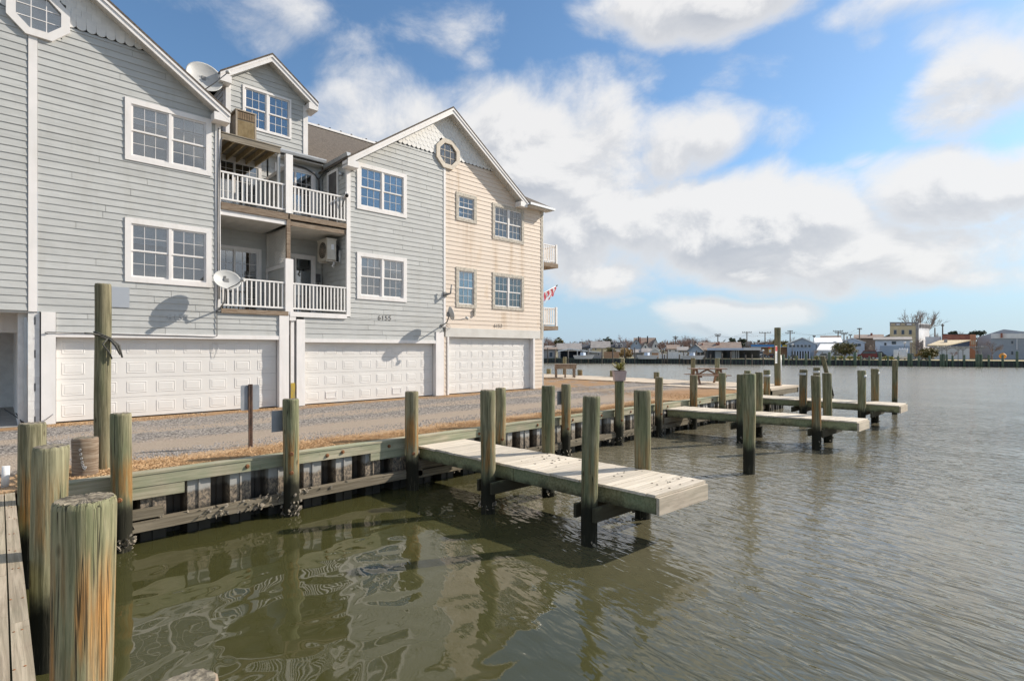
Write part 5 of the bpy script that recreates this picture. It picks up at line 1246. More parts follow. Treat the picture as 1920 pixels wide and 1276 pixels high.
def front_house(name, label, px0, px1, ye, yr, t, d, wall, roof, wins=(), cat='house', group='houses on the far shore', pxr=None):
    h = fthing(name, label, cat, (px0+px1)/2, t, wall, group); pxr = pxr or (px0+px1)/2
    fpoly('wall', wall, [(px0, yb(t)), (px1, yb(t)), (px1, ye), (pxr, yr), (px0, ye)], t, d, h); froof_front(h, roof, px0, px1, ye, yr, t, d, pxr=pxr)
    for w in wins: fwin(h, *w, t)
    return h
# seawall across the harbour
FW = fthing('far_seawall', 'dark timber seawall lining the opposite side of the harbour', 'seawall', 1400, 100)
m = MB(); mc = MB(); mb = MB()
for (a, t0), (b, t1) in zip(SH, SH[1:]):
    p, q = unproject(a, t0), unproject(b, t1); n_ = FWD*.4
    m.hexa([(p.x, p.y, -2), (q.x, q.y, -2), (*(q+n_).xy, -2), (*(p+n_).xy, -2), (p.x, p.y, -.16), (q.x, q.y, -.16), (*(q+n_).xy, -.16), (*(p+n_).xy, -.16)])
    p2, q2 = p-n_*.3, q-n_*.3; mc.hexa([(p2.x, p2.y, -.15), (q2.x, q2.y, -.15), (*(q+n_).xy, -.15), (*(p+n_).xy, -.15), (p2.x, p2.y, .0), (q2.x, q2.y, .0), (*(q+n_).xy, .0), (*(p+n_).xy, .0)])
    L = (q-p).length; k_ = int(L/.62)
    for i in range(k_):
        c = p.lerp(q, i/k_); mb.box(c.x-.14, c.x, c.y-.14, c.y-.02, -2, -.155)
m.build('sheeting', 'far_dark', FW); mc.build('cap', 'far_teal', FW); tag(mb.build('battens', 'far_teal', FW), kind='stuff')
m = MB(); m.add([unproject(1440, sh(1440)+.8, FZ+.03), unproject(2050, sh(2000)+.8, FZ+.03), unproject(2050, sh(2000)+11, FZ+.03), unproject(1440, sh(1440)+7, FZ+.03)], [(0, 1, 2, 3)])
tag(m.build('lawn', 'far_lawn'), kind='structure')
# piles of the far seawall
pm1 = MB().tube([(0, 0, -2), (0, 0, 0), (0, 0, 1)], [.13, .125, .12], 9)
def far_pile(px, yt, w, t, label, group, mat):
    face(px); p = W(px, yt, t); m = MB(); m.tube([(p.x, p.y, -2), (p.x, p.y, p.z-.03), (p.x, p.y, p.z)], [w/2, w/2*.96, w/2*.9], 9)
    tag(m.build('harbour_pile', mat), label, 'pile', group)
for px, yt in ((1027, 652), (1041, 654), (1065, 655), (1090, 656), (1103, 654), (1129, 653), (1149, 652), (1171, 652), (1190, 651), (1242, 660), (1246, 664), (1251, 661), (1274, 664), (1282, 658), (1288, 664), (1290, 658), (1306, 657), (1313, 660), (1321, 657), (1332, 664), (1354, 662), (1370, 659), (1398, 665), (1410, 664), (1431, 662)):
    far_pile(px, yt, .24, sh(px) - rng.uniform(.4, 2.0), 'thin dark pile standing before the far left stretch of seawall', 'thin piles before the far seawall', 'far_pole')
for px, yt, w in ((1469, 664, .5), (1479, 666, .3), (1493, 667, .3), (1511, 662, .55), (1522, 667, .3), (1538, 667, .3), (1555, 660, .6), (1567, 667, .3), (1583, 667, .35), (1603, 660, .6), (1614, 666, .35), (1630, 667, .35), (1650, 661, .6), (1665, 667, .35), (1684, 667, .35), (1704, 662, .5), (1709, 664, .4), (1723, 667, .38), (1743, 666, .38), (1764, 664, .4), (1769, 663, .5), (1775, 664, .4), (1786, 666, .38), (1808, 665, .38), (1831, 664, .4), (1835, 663, .45), (1840, 664, .4), (1854, 665, .38), (1880, 665, .38), (1907, 658, .42)):
    far_pile(px, yt, w*.85, sh(px) - .35, 'green timber pile along the far right seawall before the lawn', 'green piles along the far lawn', 'far_pilegreen')

# houses and sheds, left to right
h = side_house('shed', 'low clutter of dark sheds beside the tan house corner on the far shore', 1012, 1042, 655, 652, 117, 6, 'far_grey', 'far_brownroof', [(1030, 1036, 660, 669)], 'shed')
h = side_house('house', 'far house with long grey roof behind the white roofed boathouse', 1046, 1088, 655, 644.5, 126, 10, 'far_white', 'far_greyroof', [(1056, 1059, 657, 661)])
h = fthing('boathouse', 'open dark boathouse with a white metal roof on the far left shore', 'boathouse', 1085, 114, 'far_navy', 'houses on the far shore')
fpoly('roof', 'far_whiteroof', [(1046, 657), (1068, 652.5), (1124, 659.5), (1124, 661), (1068, 655), (1046, 659)], 114.5, 9, h); fbox('rear_wall', 'far_navy', 1048, 1090, 658, 672, 121, .3, h); fbox('side_shed', 'far_grey', 1100, 1129, 659.5, 672, 115, 7, h)
for px in (1049, 1065, 1082, 1094, 1103): fbox('post', 'far_white', px, px+1.4, 656, 672, 114.6, .2, h)
fwin(h, 1121.5, 1124, 661, 666, 115); fbox('door', 'far_navy', 1093, 1100, 659.5, 671, 116, .3, h)
h = side_house('house', 'far beige house with plain brown gable roof', 1110, 1142, 652, 640.5, 140, 10, 'far_cream', 'far_greyroof', [(1116, 1118, 653, 656)])
h = side_house('house', 'far house with steep black roof and two white dormers', 1147, 1172, 652, 642, 150, 9, 'far_white', 'far_darkroof')
for px in (1154, 1163.5): d_ = fpoly('dormer', 'far_white', [(px, 650), (px+3.6, 650), (px+3.6, 645), (px+1.8, 643), (px, 645)], 150.2, 3, h); fbox('pane', 'far_glass', px+1, px+2.6, 645.5, 649, 150.1, .05, d_)
t_ = fthing('board_fence', 'reddish board fence on the far shore', 'fence', 1145, 113)
for i in range(14): fbox('board', 'far_wood', 1132+i*2.05, 1133.9+i*2.05, 659, 671.3, 113.5+i*-.02, .06, t_)
h = fthing('house', 'large gabled house with blue gables, brown roof and tall chimneys', 'house', 1210, 150, 'far_white', 'houses on the far shore')
fbox('wall', 'far_white', 1186, 1236, 650, yb(150), 150, 12, h); froof_side(h, 'far_brownroof', 1190, 1228, 651, 634, 151, 11)
for (a, b, e, p, wl, rf, tt) in ((1183, 1203, 648, 635.5, 'far_blue', 'far_greyroof', 149), (1203, 1217, 652, 641, 'far_white', 'far_darkroof', 148), (1222, 1236, 650, 634.5, 'far_white', 'far_darkroof', 149)):
    g_ = fpoly('gable', wl, [(a, 662), (b, 662), (b, e), ((a+b)/2, p), (a, e)], tt, 6, h); x_ = (a+b)/2
    froof_front(h, rf, a, b, e, p, tt, 6); fwin(h, x_-1.3, x_+1.3, e-7 if wl == 'far_blue' else e-4, e-2.5 if wl == 'far_blue' else e+1, tt)
for px, y0 in ((1197, 630.5), (1200, 631.5), (1214, 629.5)): fbox('chimney', 'far_brick' if px == 1200 else 'far_darkroof', px-1, px+1.2, y0, 645, 153, 1, h)
h = front_house('shed', 'tan peaked boat shed with an open front on the far shore', 1220, 1237, 660, 653, 113, 6, 'far_white', 'far_whiteroof', (), 'shed'); fbox('opening', 'far_wood', 1222, 1234.5, 661, 671, 112.9, .08, h)
h = side_house('shed', 'small yellow shed next to the peaked boat shed', 1206, 1219, 660, 654, 114, 5, 'far_cream', 'far_greyroof', [(1211, 1213, 663, 666)], 'shed')
h = side_house('shed', 'grey lean-to shed left of the small yellow shed', 1191, 1205, 661, 656, 115, 5, 'far_grey', 'far_greyroof', (), 'shed')
t_ = fthing('picket_fence', 'white fence panels before the reddish thicket on the far shore', 'fence', 1262, 111)
for i in range(16): fbox('board', 'far_white', 1236+i*3.3, 1238.9+i*3.3, 663 if i < 6 else 660 + (i % 2)*.5, 672, 111.5, .08, t_)
h = fthing('house', 'long brown roofed house with a slate blue gable end on the far shore', 'house', 1335, 118, 'far_blue', 'houses on the far shore')
fbox('wall', 'far_grey', 1318, 1388, 656, yb(120), 120, 10, h); froof_side(h, 'far_brownroof', 1312, 1388, 656, 642.5, 119, 11); fpoly('gable', 'far_blue', [(1288, 660), (1318, 660), (1318, 656), (1304, 646), (1288, 658)], 116, 8, h)
fbox('porch_wall', 'far_dark', 1303, 1323, 659, 671, 116.5, 1, h); froof_front(h, 'far_greyroof', 1288, 1318, 657.5, 645.5, 115.8, 9, pxr=1304)
for px, y0 in ((1317, 643), (1344, 641.5), (1348, 640)): fbox('chimney', 'far_brick', px-1.2, px+1.4, y0, 652, 122, 1.2, h)
h = fthing('pavilion', 'flat white roofed open pavilion on dark posts at the far waterside', 'pavilion', 1376, 105, 'far_white', 'houses on the far shore')
fbox('roof_fascia', 'far_paleblue', 1326, 1394, 652, 656, 104.5, 8, h); fbox('roof_fascia', 'far_white', 1394.2, 1427, 651.5, 656, 104.4, 8, h)
for px in (1327, 1334, 1340, 1353, 1365, 1379, 1383, 1396, 1410, 1424): fbox('post', 'far_dark', px-.6, px+.7, 656, 672, 104.8, .2, h)
fbox('back_panel', 'far_dark', 1327, 1424, 656.2, 671.5, 112, .2, h); fbox('white_screen', 'far_white', 1341, 1352.5, 657.5, 671, 107, .2, h); fbox('white_screen', 'far_white', 1372, 1386, 657, 671, 108, .2, h)
h = fthing('store', 'tan store with a blue and yellow canopy band behind the parked cars', 'store', 1440, 135, 'far_cream', 'houses on the far shore')
fbox('wall', 'far_wood', 1408, 1477, 650, yb(135), 135, 10, h); fbox('canopy_band', 'far_skyblue', 1408, 1466, 645.5, 649.5, 134, 11, h); fpoly('canopy_band', 'far_yellow', [(1466.2, 649.5), (1476, 649.5), (1476, 646), (1470, 646.5)], 133.9, 11, h); fbox('canopy_light', 'far_white', 1408, 1477, 649.6, 650.4, 133.8, .3, h)
t_ = fthing('store_sign', 'small white and yellow sign board with a red top before the tan store', 'sign', 1443, 128)
fbox('pole', 'far_pole', 1443, 1444, 660, 671, 128, .2, t_); fbox('board', 'far_yellow', 1441, 1447, 651.5, 661, 127.8, .15, t_); fbox('heading', 'red_print', 1440.5, 1444, 650, 653, 127.7, .05, t_); fbox('board_face', 'far_white', 1441.8, 1446.2, 655, 660, 127.6, .05, t_)
h = front_house('restaurant', 'blue two storey building with a row of six windows under a wide gable', 1476, 1530, 644.5, 633.5, 112, 26, 'far_blue', 'far_whiteroof', [(1479.5+i*7.2, 1484+i*7.2, 646, 650.5) for i in range(6)], 'building', pxr=1504)
fbox('ground_floor', 'far_dark', 1484, 1519, 658, yb(112), 111.95, .1, h)
for i in range(7): fbox('porch_post', 'far_paleblue', 1487+i*5, 1489+i*5, 658, yb(112), 111.5, .2, h)
fbox('rear_wing', 'far_paleblue', 1531, 1572, 642, 664, 118, 12, h); froof_side(h, 'far_whiteroof', 1531, 1576, 642, 634.5, 118, 12); fbox('lean_to', 'far_paleblue', 1531, 1562, 659, yb(110), 110, 5, h)
a = [W(1531, 657.5, 109.5), W(1562, 657.5, 109.5), W(1566, 646, 116), W(1538, 646, 116)]; m = MB(); m.hexa([*a, *[v + Vector((0, 0, .2)) for v in a]]); m.build('lean_to_roof', 'far_whiteroof', h)
fwin(h, 1563, 1568, 640, 643, 117.9); fwin(h, 1541, 1542.5, 659.5, 661.5, 110)
h = front_house('annex', 'small pale gabled building behind the big round bush', 1574, 1621, 641.5, 634, 122, 14, 'far_paleblue', 'far_whiteroof', [(1604, 1614, 644, 648.5)], 'building')
h = side_house('house', 'dark roofed house with a chimney far behind the pale gabled building', 1603, 1655, 634, 628, 170, 14, 'far_brownroof', 'far_brownroof'); fbox('chimney', 'far_brick', 1632, 1636, 624, 634, 174, 1.4, h)
h = front_house('house', 'brown gable roof peeping left of the tan brick building', 1655, 1690, 633, 623, 165, 10, 'far_brownroof', 'far_darkroof', pxr=1676)
h = fthing('brick_block', 'tan brick building with faded painted band and three upper windows', 'building', 1705, 125, 'far_tanbrick', 'houses on the far shore')
fbox('front_wall', 'far_tanbrick', 1668.5, 1717, 610.5, yb(125), 125, 14, h); fbox('corner_wall', 'far_greyroof', 1717.1, 1722.5, 605, yb(125), 124.9, 14, h)
fbox('painted_band', 'far_greyroof', 1668.3, 1717, 604.5, 610.4, 124.9, 14, h); fbox('coping', 'far_grey', 1668, 1723, 603.5, 604.8, 124.8, 14.2, h)
for i, (px, w) in enumerate(((1671, 7), (1681, 6), (1689, 8), (1700, 9), (1711, 4))): fbox('faded_lettering', 'far_white' if i % 2 else 'far_tanbrick', px, px+w, 606.3, 609, 124.8, .06, h)
p0, p1 = W(1722.6, 605.5, 125), W(1742.5, 607.5, 137); p0b, p1b = p0.copy(), p1.copy(); p0b.z = p1b.z = FZ; w_ = FWD*.3
m = MB(); m.hexa([p0b, p1b, p1b+w_, p0b+w_, p0, p1, p1+w_, p0+w_]); m.build('side_wall', 'far_white', h)
for i in range(7): q = p0.lerp(p1, (i+.5)/7); m = MB(); m.box(q.x-.25, q.x+.1, q.y-.35, q.y+.1, q.z-1.1, q.z-.15); m.build('corbel', 'far_greyroof', h)
for px in (1678.5, 1693, 1707): fwin(h, px-2.4, px+2.4, 618.5, 626, 125, 'far_grey')
h = side_house('house', 'pale blue long low building in front of the tan brick building', 1641, 1706, 637, 633, 112, 8, 'far_paleblue', 'far_greyroof', [(1672, 1680, 639.5, 645), (1658, 1662, 642, 647)], 'building')
fbox('lower_wall', 'far_blue', 1650, 1706, 648, yb(112), 111.9, .08, h)
h = fthing('brick_block', 'low red brick building with a sunlit orange end wall', 'building', 1797, 118, 'far_brick', 'houses on the far shore')
fbox('wall', 'far_brick', 1767, 1818, 626.5, yb(118), 118, 14, h); fbox('coping', 'far_darkroof', 1767, 1818.4, 625.6, 626.8, 117.9, 14, h); fbox('end_wall', 'far_brick_sunlit', 1818.2, 1830, 626.5, yb(118), 118.05, 13, h)  # sunlight on the end wall is put into its orange colour
for i in range(3): fbox('end_window', 'far_cream', 1821.5+i*3, 1823+i*3, 638, 646, 118, .04, h)
h = fthing('low_building', 'low white building with a wide tan flat roof behind the pergola', 'building', 1785, 106, 'far_white', 'houses on the far shore')
fbox('wall', 'far_white', 1752, 1818, 648, yb(106), 108, 10, h); fbox('rear_block', 'far_white', 1735, 1764, 631, 650, 121, 6, h)
a = [W(1738, 648.5, 107), W(1775, 648.5, 107), W(1820, 638.5, 117), W(1762, 639, 117)]; m = MB(); m.hexa([*a, *[v + Vector((0, 0, .2)) for v in a]]); m.build('flat_roof', 'far_brick_sunlit' if False else 'far_tanbrick', h)
fpoly('blue_wall', 'far_navy', [(1775, 649.3), (1818, 649.3), (1818, 639), (1776, 648)], 106.5, .3, h)
fbox('roof_unit', 'far_grey', 1770, 1776.5, 635.5, 641.5, 112, 1.2, h)
h = fthing('warehouse', 'large blue grey metal warehouse with white roof band at the right edge', 'building', 1890, 108, 'far_steel', 'houses on the far shore')
fpoly('rear_wall', 'far_steel', [(1833, yb(118)), (1935, yb(118)), (1935, 623), (1882, 617), (1833, 632)], 118, 20, h); fbox('front_wall', 'far_steel', 1858.5, 1960, 634, yb(104), 104, 13, h); fbox('roof_band', 'far_white', 1858, 1962, 625, 634, 103.9, 13.2, h)
fbox('flue', 'far_brick', 1876, 1880, 624, 632.5, 103.6, .4, h); fbox('drain_pipe', 'far_white', 1906, 1907.6, 635, 655, 103.8, .1, h)
for px, y0, y1 in ((1898, 639, 644), (1898, 658, 664)): fwin(h, px-1.8, px+1.8, y0, y1, 104, 'far_grey')
for i, (px0, px1, ye, yr, t, wl, rf, lb) in enumerate(((1024, 1036, 655, 649, 128, 'far_white', 'far_greyroof', 'small white house by the evergreen at the tan house corner'), (1088, 1104, 652, 646, 145, 'far_grey', 'far_darkroof', 'grey house half hidden between white boathouse roof and beige house'),
    (1252, 1272, 654, 647, 150, 'far_white', 'far_brownroof', 'white house hidden in the reddish thicket'), (1272, 1288, 657, 651, 128, 'far_cream', 'far_greyroof', 'low cream house left of the slate blue gable'), (1388, 1408, 648, 641, 170, 'far_grey', 'far_darkroof', 'dark roofed house between the pines and the tan store'), (1540, 1575, 637, 630, 190, 'far_cream', 'far_brownroof', 'brown roofed house behind the long white roofs'))):
    side_house('house', lb, px0, px1, ye, yr, t, 8, wl, rf, [(px0+3, px0+5.5, ye+1.5, ye+4.5), (px1-6, px1-3.5, ye+1.5, ye+4.5)])
for i, (px, t, lb) in enumerate(((1095, 109, 'small white skiff pulled up before the boathouse'), (1215, 108, 'small white skiff before the yellow shed'), (1300, 104, 'white skiff before the slate blue gabled house'))):
    o = fthing('skiff', lb, 'boat', px, t, None, 'skiffs on the far shore'); c = unproject(px, t, FZ); m = MB()
    hull = [(c + RGT*a + FWD*b_ + Vector((0, 0, z_))) for a, b_, z_ in ((-1.9, -.3, .05), (1.6, -.3, .05), (1.6, .3, .05), (-1.9, .3, .05), (-2.2, -.75, .75), (2.1, -.6, .8), (2.1, .6, .8), (-2.2, .75, .75))]; m.hexa(hull); m.build('hull', 'far_white', o); m = MB(); p_ = c + RGT*-.2; m.box(p_.x-.4, p_.x+.4, p_.y-.4, p_.y+.4, FZ+.75, FZ+1.35); m.build('console', 'far_paleblue', o)
# pergola and park things
t_ = fthing('pergola', 'grey wooden pergola with curved braces on the far lawn', 'pergola', 1805, 92)
for px in (1766, 1775, 1796.5, 1805.5, 1830, 1840): fbox('post', 'far_grey', px-.9, px+.9, 651, yb(91.5), 91 + (px % 2)*.6, .2, t_)
fbox('beam', 'far_grey', 1756, 1852, 650, 652, 90.9, .2, t_); fbox('beam', 'far_grey', 1757, 1851, 650, 652, 93.5, .2, t_)
for i in range(24): fbox('rafter', 'far_white' if i % 3 == 0 else 'far_grey', 1757+i*4, 1758.3+i*4, 648.5, 650, 90.3, 4, t_)
for px in (1766, 1775, 1796.5, 1805.5, 1830, 1840):
    for s_ in (-1, 1): m = MB(); m.bar(W(px, 657, 91), W(px+s_*7, 651.5, 91), .12, .12); m.build('brace', 'far_grey', t_)
t_ = fthing('float_ball', 'big orange round float sitting on the far lawn', 'float', 1880, 91); c = W(1880, 667, 91); m = MB()
m.tube([c + Vector((0, 0, z_)) for z_ in (-.5, -.42, -.2, 0, .2, .42, .5)], [.02, .27, .46, .5, .46, .27, .02], 16); m.build('ball', 'far_float', t_); m = MB(); m.tube([c + Vector((0, 0, .48)), c + Vector((0, 0, .56))], .08, 8); m.build('neck', 'far_dark', t_)
t_ = fthing('stacked_racks', 'white ribbed stack of boat racks on the far lawn', 'rack', 1692, 97)
for i in range(7): m = MB(); p = W(1685+i*2.4, 671, 96); q = W(1687+i*2.4, 653 + (i % 2), 96.6); m.tube([p, p.lerp(q, .3) + RGT*.15, p.lerp(q, .7) - RGT*.12, q, q + FWD*.5, p + FWD*.8], .11, 6); m.build('rib', 'far_white', t_)
fbox('panel', 'far_paleblue', 1675, 1684, 655, 670, 97.5, .1, t_)
def lamp(px, y0, t, label):
    o = fthing('street_lamp', label, 'street lamp', px, t, None, 'globe lamps on the far shore'); m = MB(); a = W(px, y0+2.5, t); b = unproject(px, t, FZ); m.tube([b, b + Vector((0, 0, .6)), a], [.11, .06, .05], 8); m.build('post', 'far_dark', o)
    c = W(px, y0, t); m = MB(); m.tube([c + Vector((0, 0, z_)) for z_ in (-.2, -.14, 0, .14, .2)], [.05, .17, .22, .17, .03], 12); m.build('globe', 'far_white', o)
lamp(1696.5, 642, 99, 'globe lamp left of the taller one by the white racks'); lamp(1708.5, 640.5, 93, 'tall globe lamp just right of the white racks'); lamp(1485.5, 645.5, 98, 'globe lamp before the blue two storey building'); lamp(1430.5, 656.5, 101, 'globe lamp before the tan store')
def upole(px, y0, t, arms, label):
    o = fthing('utility_pole', label, 'utility pole', px, t, None, 'utility poles'); b = unproject(px, t, FZ); a = W(px, y0, t); m = MB(); m.tube([b, a], [.22, .15], 8); m.build('pole', 'far_pole', o)
    for dy, hw in arms: p = W(px, y0+dy, t); m = MB(); m.bar(p - RGT*hw, p + RGT*hw, .14, .16); [m.box((p+RGT*s_*hw).x-.07, (p+RGT*s_*hw).x+.07, (p+RGT*s_*hw).y-.07, (p+RGT*s_*hw).y+.07, p.z, p.z+.3) for s_ in (-.9, -.45, .45, .9)]; m.build('crossarm', 'far_pole', o)
UP = [(1266.5, 629, 170, [(3, .8), (6, .5)], 'first utility pole from the tan house, above the reddish thicket'), (1299, 634, 160, [], 'plain pole above the slate blue gable'), (1346, 626, 165, [(1, .9), (4, .7)], 'utility pole by the brick chimney of the long brown roof'),
      (1400.5, 621, 160, [(2, 1.3)], 'utility pole right of the two pines'), (1434.5, 622.5, 165, [(1, 1.7)], 'utility pole with a wide single crossarm above the tan store'), (1481.5, 619, 165, [(2, .7), (5.5, 1.3)], 'two armed utility pole left of the blue gable'),
      (1526.5, 629.5, 140, [(1, .3)], 'thin pole rising behind the blue building'), (1571.5, 619.5, 160, [(1, 1.3), (4, .8)], 'utility pole above the round bush'), (1582.5, 623, 170, [(1, 1.1), (3.5, .8)], 'utility pole just right of the one above the round bush'), (1588.5, 630, 130, [], 'bare pole over the pale gabled building'),
      (1594.5, 627, 180, [(1, .5)], 'small distant pole between the rooftops'), (1611.5, 614.5, 160, [(2, .6)], 'tall slim utility pole left of the tan brick building'), (1753, 614, 150, [], 'broken pole right of the tan brick building'), (1767.5, 606.5, 150, [(4, .3)], 'tall pole with transformer above the red brick building')]
for u_ in UP: upole(*u_)
face(1430)
for (a, b) in ((3, 4), (4, 5), (5, 7), (2, 3), (0, 2), (7, 11)):
    for off in (-.8, .8):
        face(UP[a][0]); p = W(UP[a][0], UP[a][1]+2, UP[a][2]) + RGT*off; face(UP[b][0]); q = W(UP[b][0], UP[b][1]+2, UP[b][2]) + RGT*off
        m = MB(); m.tube([p.lerp(q, i/8) - Vector((0, 0, 1.1*(1-(i/4-1)**2))) for i in range(9)], .018, 4); tag(m.build('overhead_wire', 'far_pole'), 'thin wire strung between utility poles above the far roofs', 'wire', 'overhead wires')
def car(label, px0, px1, y0, t, mat, dirn=1, suv=False):
    o = fthing('parked_car', label, 'car', (px0+px1)/2, t, None, 'cars parked on the far shore'); g_ = yb(t); H = g_ - y0; w = px1-px0
    prof = [(0, .22), (0, .55), (.16, .62), (.30, .98), (.72 if not suv else .92, 1.0), (.90 if not suv else .98, .64), (1, .55), (1, .22)]
    P = [(px0 + w*(a if dirn > 0 else 1-a), g_ - H*b) for a, b in prof]
    fpoly('body', mat, P, t, 1.75, o); win = [(.21, .65), (.32, .92), (.70 if not suv else .90, .93), (.84 if not suv else .94, .65)]
    fpoly('windows', 'far_glass', [(px0 + w*(a if dirn > 0 else 1-a), g_ - H*b) for a, b in win], t-.03, .02, o)
    for a in (.2, .8):
        c = W(px0 + w*a, g_ - .33*1000/t*1.0, t); m = MB(); m.tube([c - FWD*.05, c + FWD*.2], .33, 14); wh = m.build('wheel', 'far_dark', o); m = MB(); m.tube([c - FWD*.07, c - FWD*.045], .19, 10); m.build('rim', 'car_silver', wh)
car('dark red van parked beside the round bush', 1608, 1645, 656.5, 101, 'car_red', 1, True); car('white car roofline right of the dark red van', 1622, 1643, 657, 106, 'car_white'); car('dark blue pickup parked before the pale blue building', 1632, 1662, 658.5, 107, 'car_dark')
car('blue car parked behind the white racks', 1671, 1688, 660, 103, 'car_blue'); car('silver car half hidden behind the lawn bushes', 1703, 1716, 662, 104, 'car_silver'); car('small white car at the foot of the bare lawn tree', 1722, 1742, 664, 98, 'car_silver')
car('pale blue car under the low white roof', 1532, 1556, 661.5, 104, 'car_silver'); car('white car parked left of the round bush', 1556, 1581, 662, 103, 'car_white'); car('black car before the blue two storey building', 1480, 1496, 664, 106, 'car_dark')
car('dark blue car under the pavilion end', 1398, 1416, 664, 118, 'car_blue'); car('white truck parked by the pavilion', 1411, 1432, 658, 124, 'car_white', 1, True); car('dark red car behind the tall signposted pile', 1438, 1455, 662.5, 121, 'car_red'); car('black car left of the tan store sign', 1425, 1440, 663.5, 119, 'car_dark')
# vegetation
def clump(m, c, r_, n, rr, s0, s1):
    for _ in range(n):
        d_ = Vector((rr.gauss(0, 1), rr.gauss(0, 1), rr.gauss(0, 1))).normalized() * r_ * (rr.random() ** .4); p = c + Vector((d_.x, d_.y, d_.z*.75)); s_ = rr.uniform(s0, s1)
        a = Vector((rr.uniform(-1, 1), rr.uniform(-1, 1), rr.uniform(-1, 1))).normalized(); b = a.orthogonal().normalized(); m.add([p + a*s_, p + b*s_*.6, p - a*s_*.8, p - b*s_*.6], [(0, 1, 2, 3)])
def leafy(name, label, cat, px, yc, rx, ry, t, mat, n=26, leaf=(.12, .3), seed=1, trunk=True, group='trees and bushes on the far shore'):
    rr = random.Random(seed); o = fthing(name, label, cat, px, t, None, group); c = W(px, yc, t); RX, RY = rx*t/1000, ry*t/1000; m = MB(); cs = []
    for _ in range(n):
        d_ = Vector((rr.gauss(0, 1), rr.gauss(0, 1), rr.gauss(0, 1))).normalized(); f = rr.uniform(.35, .92); q = c + Vector((d_.x*RX*f, d_.y*RX*f, d_.z*RY*f)); cs.append(q); clump(m, q, RX*rr.uniform(.22, .36), 46, rr, *leaf)
    m.build('crown', mat, o); m = MB(); b = unproject(px, t, FZ); m.tube([b, b.lerp(c, .6), c], [max(.08, RX*.07), max(.06, RX*.05), .05], 7)
    for q in cs[:10]: m.tube([b.lerp(c, .7), b.lerp(q, .85), q], [.06, .04, .02], 5)
    m.build('trunk', 'far_pole', o)
leafy('pine_tree', 'round dark pine behind the beige gabled house', 'tree', 1139, 641, 10, 9, 150, 'pine_dark', 34, seed=1)
leafy('pine_tree', 'left one of the two pines right of the brick chimney', 'tree', 1373, 639, 8, 6.5, 165, 'pine_dark', 22, seed=2); leafy('pine_tree', 'right one of the two pines, beside a utility pole', 'tree', 1391, 641, 9, 9, 165, 'pine_dark', 26, seed=3)
leafy('evergreen', 'shaggy evergreen at the corner of the tan house', 'tree', 1048, 642, 11, 11, 135, 'far_bush_green', 30, seed=4); leafy('bush', 'golden brown bush beside the reddish board fence', 'bush', 1172, 661, 15, 10, 116, 'far_bush_gold', 40, seed=5, leaf=(.08, .2)); leafy('bush', 'green clipped bush left of the golden brown bush', 'bush', 1145, 656, 13, 4.5, 122, 'far_bush_green', 26, seed=15, leaf=(.08, .2))
leafy('bush', 'big round autumn coloured bush on the far lawn', 'bush', 1584, 654, 22, 13.5, 100, 'far_bush_green', 60, seed=6, leaf=(.08, .2)); leafy('bush', 'low spreading bush right of the globe lamp', 'bush', 1744, 661, 18, 8, 97, 'far_bush_green', 44, seed=7, leaf=(.08, .2)); leafy('bush', 'small reddish bush under the bare lawn tree', 'bush', 1726, 664, 9, 5, 99, 'far_bush_gold', 20, seed=8, leaf=(.06, .16))
for i, (px, rx) in enumerate(((1493, 4), (1531, 6), (1565, 5), (1577, 7), (1594, 7), (1660, 6), (1672, 6), (1610, 4))):
    leafy('shrub', 'low yellowish shrub between the far seawall piles', 'bush', px, 670, rx, 3.4, sh(px)+2.2, 'leaf_yellow', 12, seed=30+i, leaf=(.06, .16), group='low shrubs behind the far seawall')
leafy('pine_tree', 'dark treetop peeping over the red brick building', 'tree', 1786, 624, 9, 5, 160, 'pine_dark', 16, seed=9); leafy('pine_tree', 'dark treetops between the red brick building and the warehouse', 'tree', 1832, 624, 13, 4.5, 160, 'pine_dark', 22, seed=10); leafy('evergreen', 'brown green tree crown behind the tall signposted pile', 'tree', 1462, 643, 16, 8, 150, 'far_bush_green', 30, seed=11)
def branch(m, p, d_, l, r_, lev, rr, up_=.25):
    q = p + d_*l; m.tube([p, p.lerp(q, .5) + Vector((rr.uniform(-1, 1), rr.uniform(-1, 1), 0))*l*.05, q], [r_, r_*.8, r_*.6], 4 if lev > 1 else 3, False)
    if lev == 0: return
    for _ in range(rr.choice([3, 4])):
        n_ = (d_ + Vector((rr.gauss(0, .5), rr.gauss(0, .5), rr.gauss(up_*.6, .35)))).normalized(); branch(m, p.lerp(q, rr.uniform(.45, 1)), n_, l*rr.uniform(.55, .78), r_*.58, lev-1, rr, up_)
def bare(label, px, y0, t, lev, mat, seed, ybase=None, group='bare trees on the far shore', spread=.25):
    rr = random.Random(seed); o = fthing('bare_tree', label, 'tree', px, t, None, group); b = unproject(px, t, FZ); H = EYE + (655-y0)*t/1000 - FZ
    m = MB(); tr = b + Vector((0, 0, H*.34)); m.tube([b, tr], [H*.022, H*.016], 6); m.build('trunk', mat, o); m = MB()
    for _ in range(5): branch(m, b + Vector((0, 0, H*rr.uniform(.26, .36))), Vector((rr.gauss(0, .45), rr.gauss(0, .45), 1)).normalized(), H*.27, H*.011, lev, rr, spread)
    m.build('branches', mat, o)
bare('big bare tree rising behind the tan brick building', 1724, 566, 150, 4, 'twig_pale', 1, spread=.6); bare('spreading bare tree before the white building right of the lamps', 1722, 629, 100, 4, 'twig', 2, spread=.05); bare('spreading bare tree before the blue grey warehouse', 1860, 634, 97, 4, 'twig', 3, spread=.05)
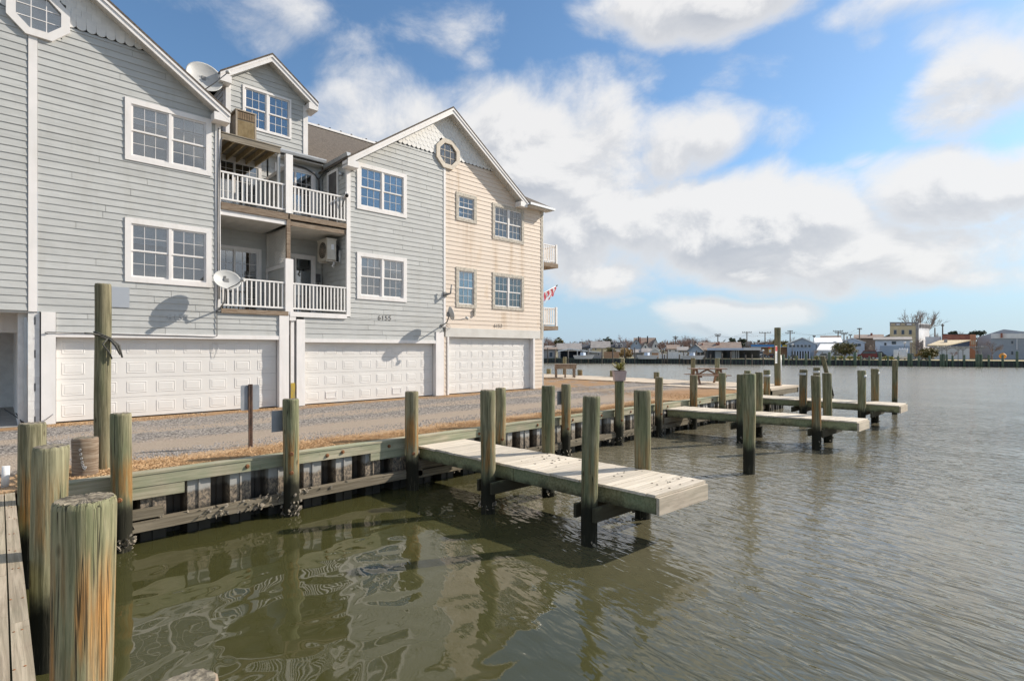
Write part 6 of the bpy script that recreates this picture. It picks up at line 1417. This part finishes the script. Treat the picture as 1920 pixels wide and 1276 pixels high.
bare('bare thin tree before the dark roofed house with a chimney', 1636, 641, 104, 3, 'twig_pale', 4); bare('bare tree behind the low white roofs right of the tan brick block', 1745, 612, 140, 3, 'twig_pale', 5); bare('bare tree over the red brick building', 1795, 615, 165, 3, 'twig', 6); bare('bare small tree under the pergola', 1788, 654, 95, 3, 'twig_red', 7)
bare('bare tree right of the tall signposted pile', 1488, 627, 175, 3, 'twig', 8); bare('pale bare tree over the long white roofs, left one', 1512, 624, 185, 3, 'twig_pale', 9); bare('pale bare tree over the long white roofs, right one', 1545, 623, 185, 3, 'twig_pale', 10); bare('bare reddish tree right of the tall gabled house', 1240, 636, 140, 4, 'twig_red', 11); bare('bare tree left of the tall gabled house', 1176, 632, 170, 3, 'twig', 12); bare('bare tree right of the two pines', 1412, 631, 170, 3, 'twig', 13); bare('bare shrub by the blue building end', 1527, 650, 105, 3, 'twig_pale', 14)
# the leafless wood behind the houses
m = MB(); rr = random.Random(8); px = 975
while px < 1960:
    t = rr.uniform(160, 230); H = (6.0 if px < 1330 else 5.2) + .8*math.sin(px*.045) + rr.uniform(-1.0, 1.0); H *= t / 190; b = unproject(px, t, FZ); face(px)
    m.tube([b, b + Vector((0, 0, H*.4))], [H*.02, H*.014], 4, False)
    for _ in range(6): branch(m, b + Vector((0, 0, H*rr.uniform(.15, .4))), Vector((rr.gauss(0, .5), rr.gauss(0, .5), 1)).normalized(), H*.27, H*.012, 3, rr, .2)
    px += rr.uniform(2.2, 5.5)
tag(m.build('treeline', 'twig_red'), 'leafless reddish brown wood behind the houses on the far shore', 'wood', kind='stuff')
m = MB()
for i in range(60):
    px = 900 + i*18.5 + rr.uniform(-6, 6); t = rr.uniform(260, 330); face(px); clump(m, W(px, 652, t), 5.5, 60, rr, .5, 1.3)
tag(m.build('treeline_evergreen', 'pine_dark'), 'distant dark green wood along the horizon', 'wood', kind='stuff')
# render settings
scene.cycles.use_adaptive_sampling = True; scene.cycles.adaptive_threshold = .02; scene.cycles.max_bounces = 6; scene.cycles.diffuse_bounces = 3; scene.cycles.glossy_bounces = 4; scene.cycles.transparent_max_bounces = 8
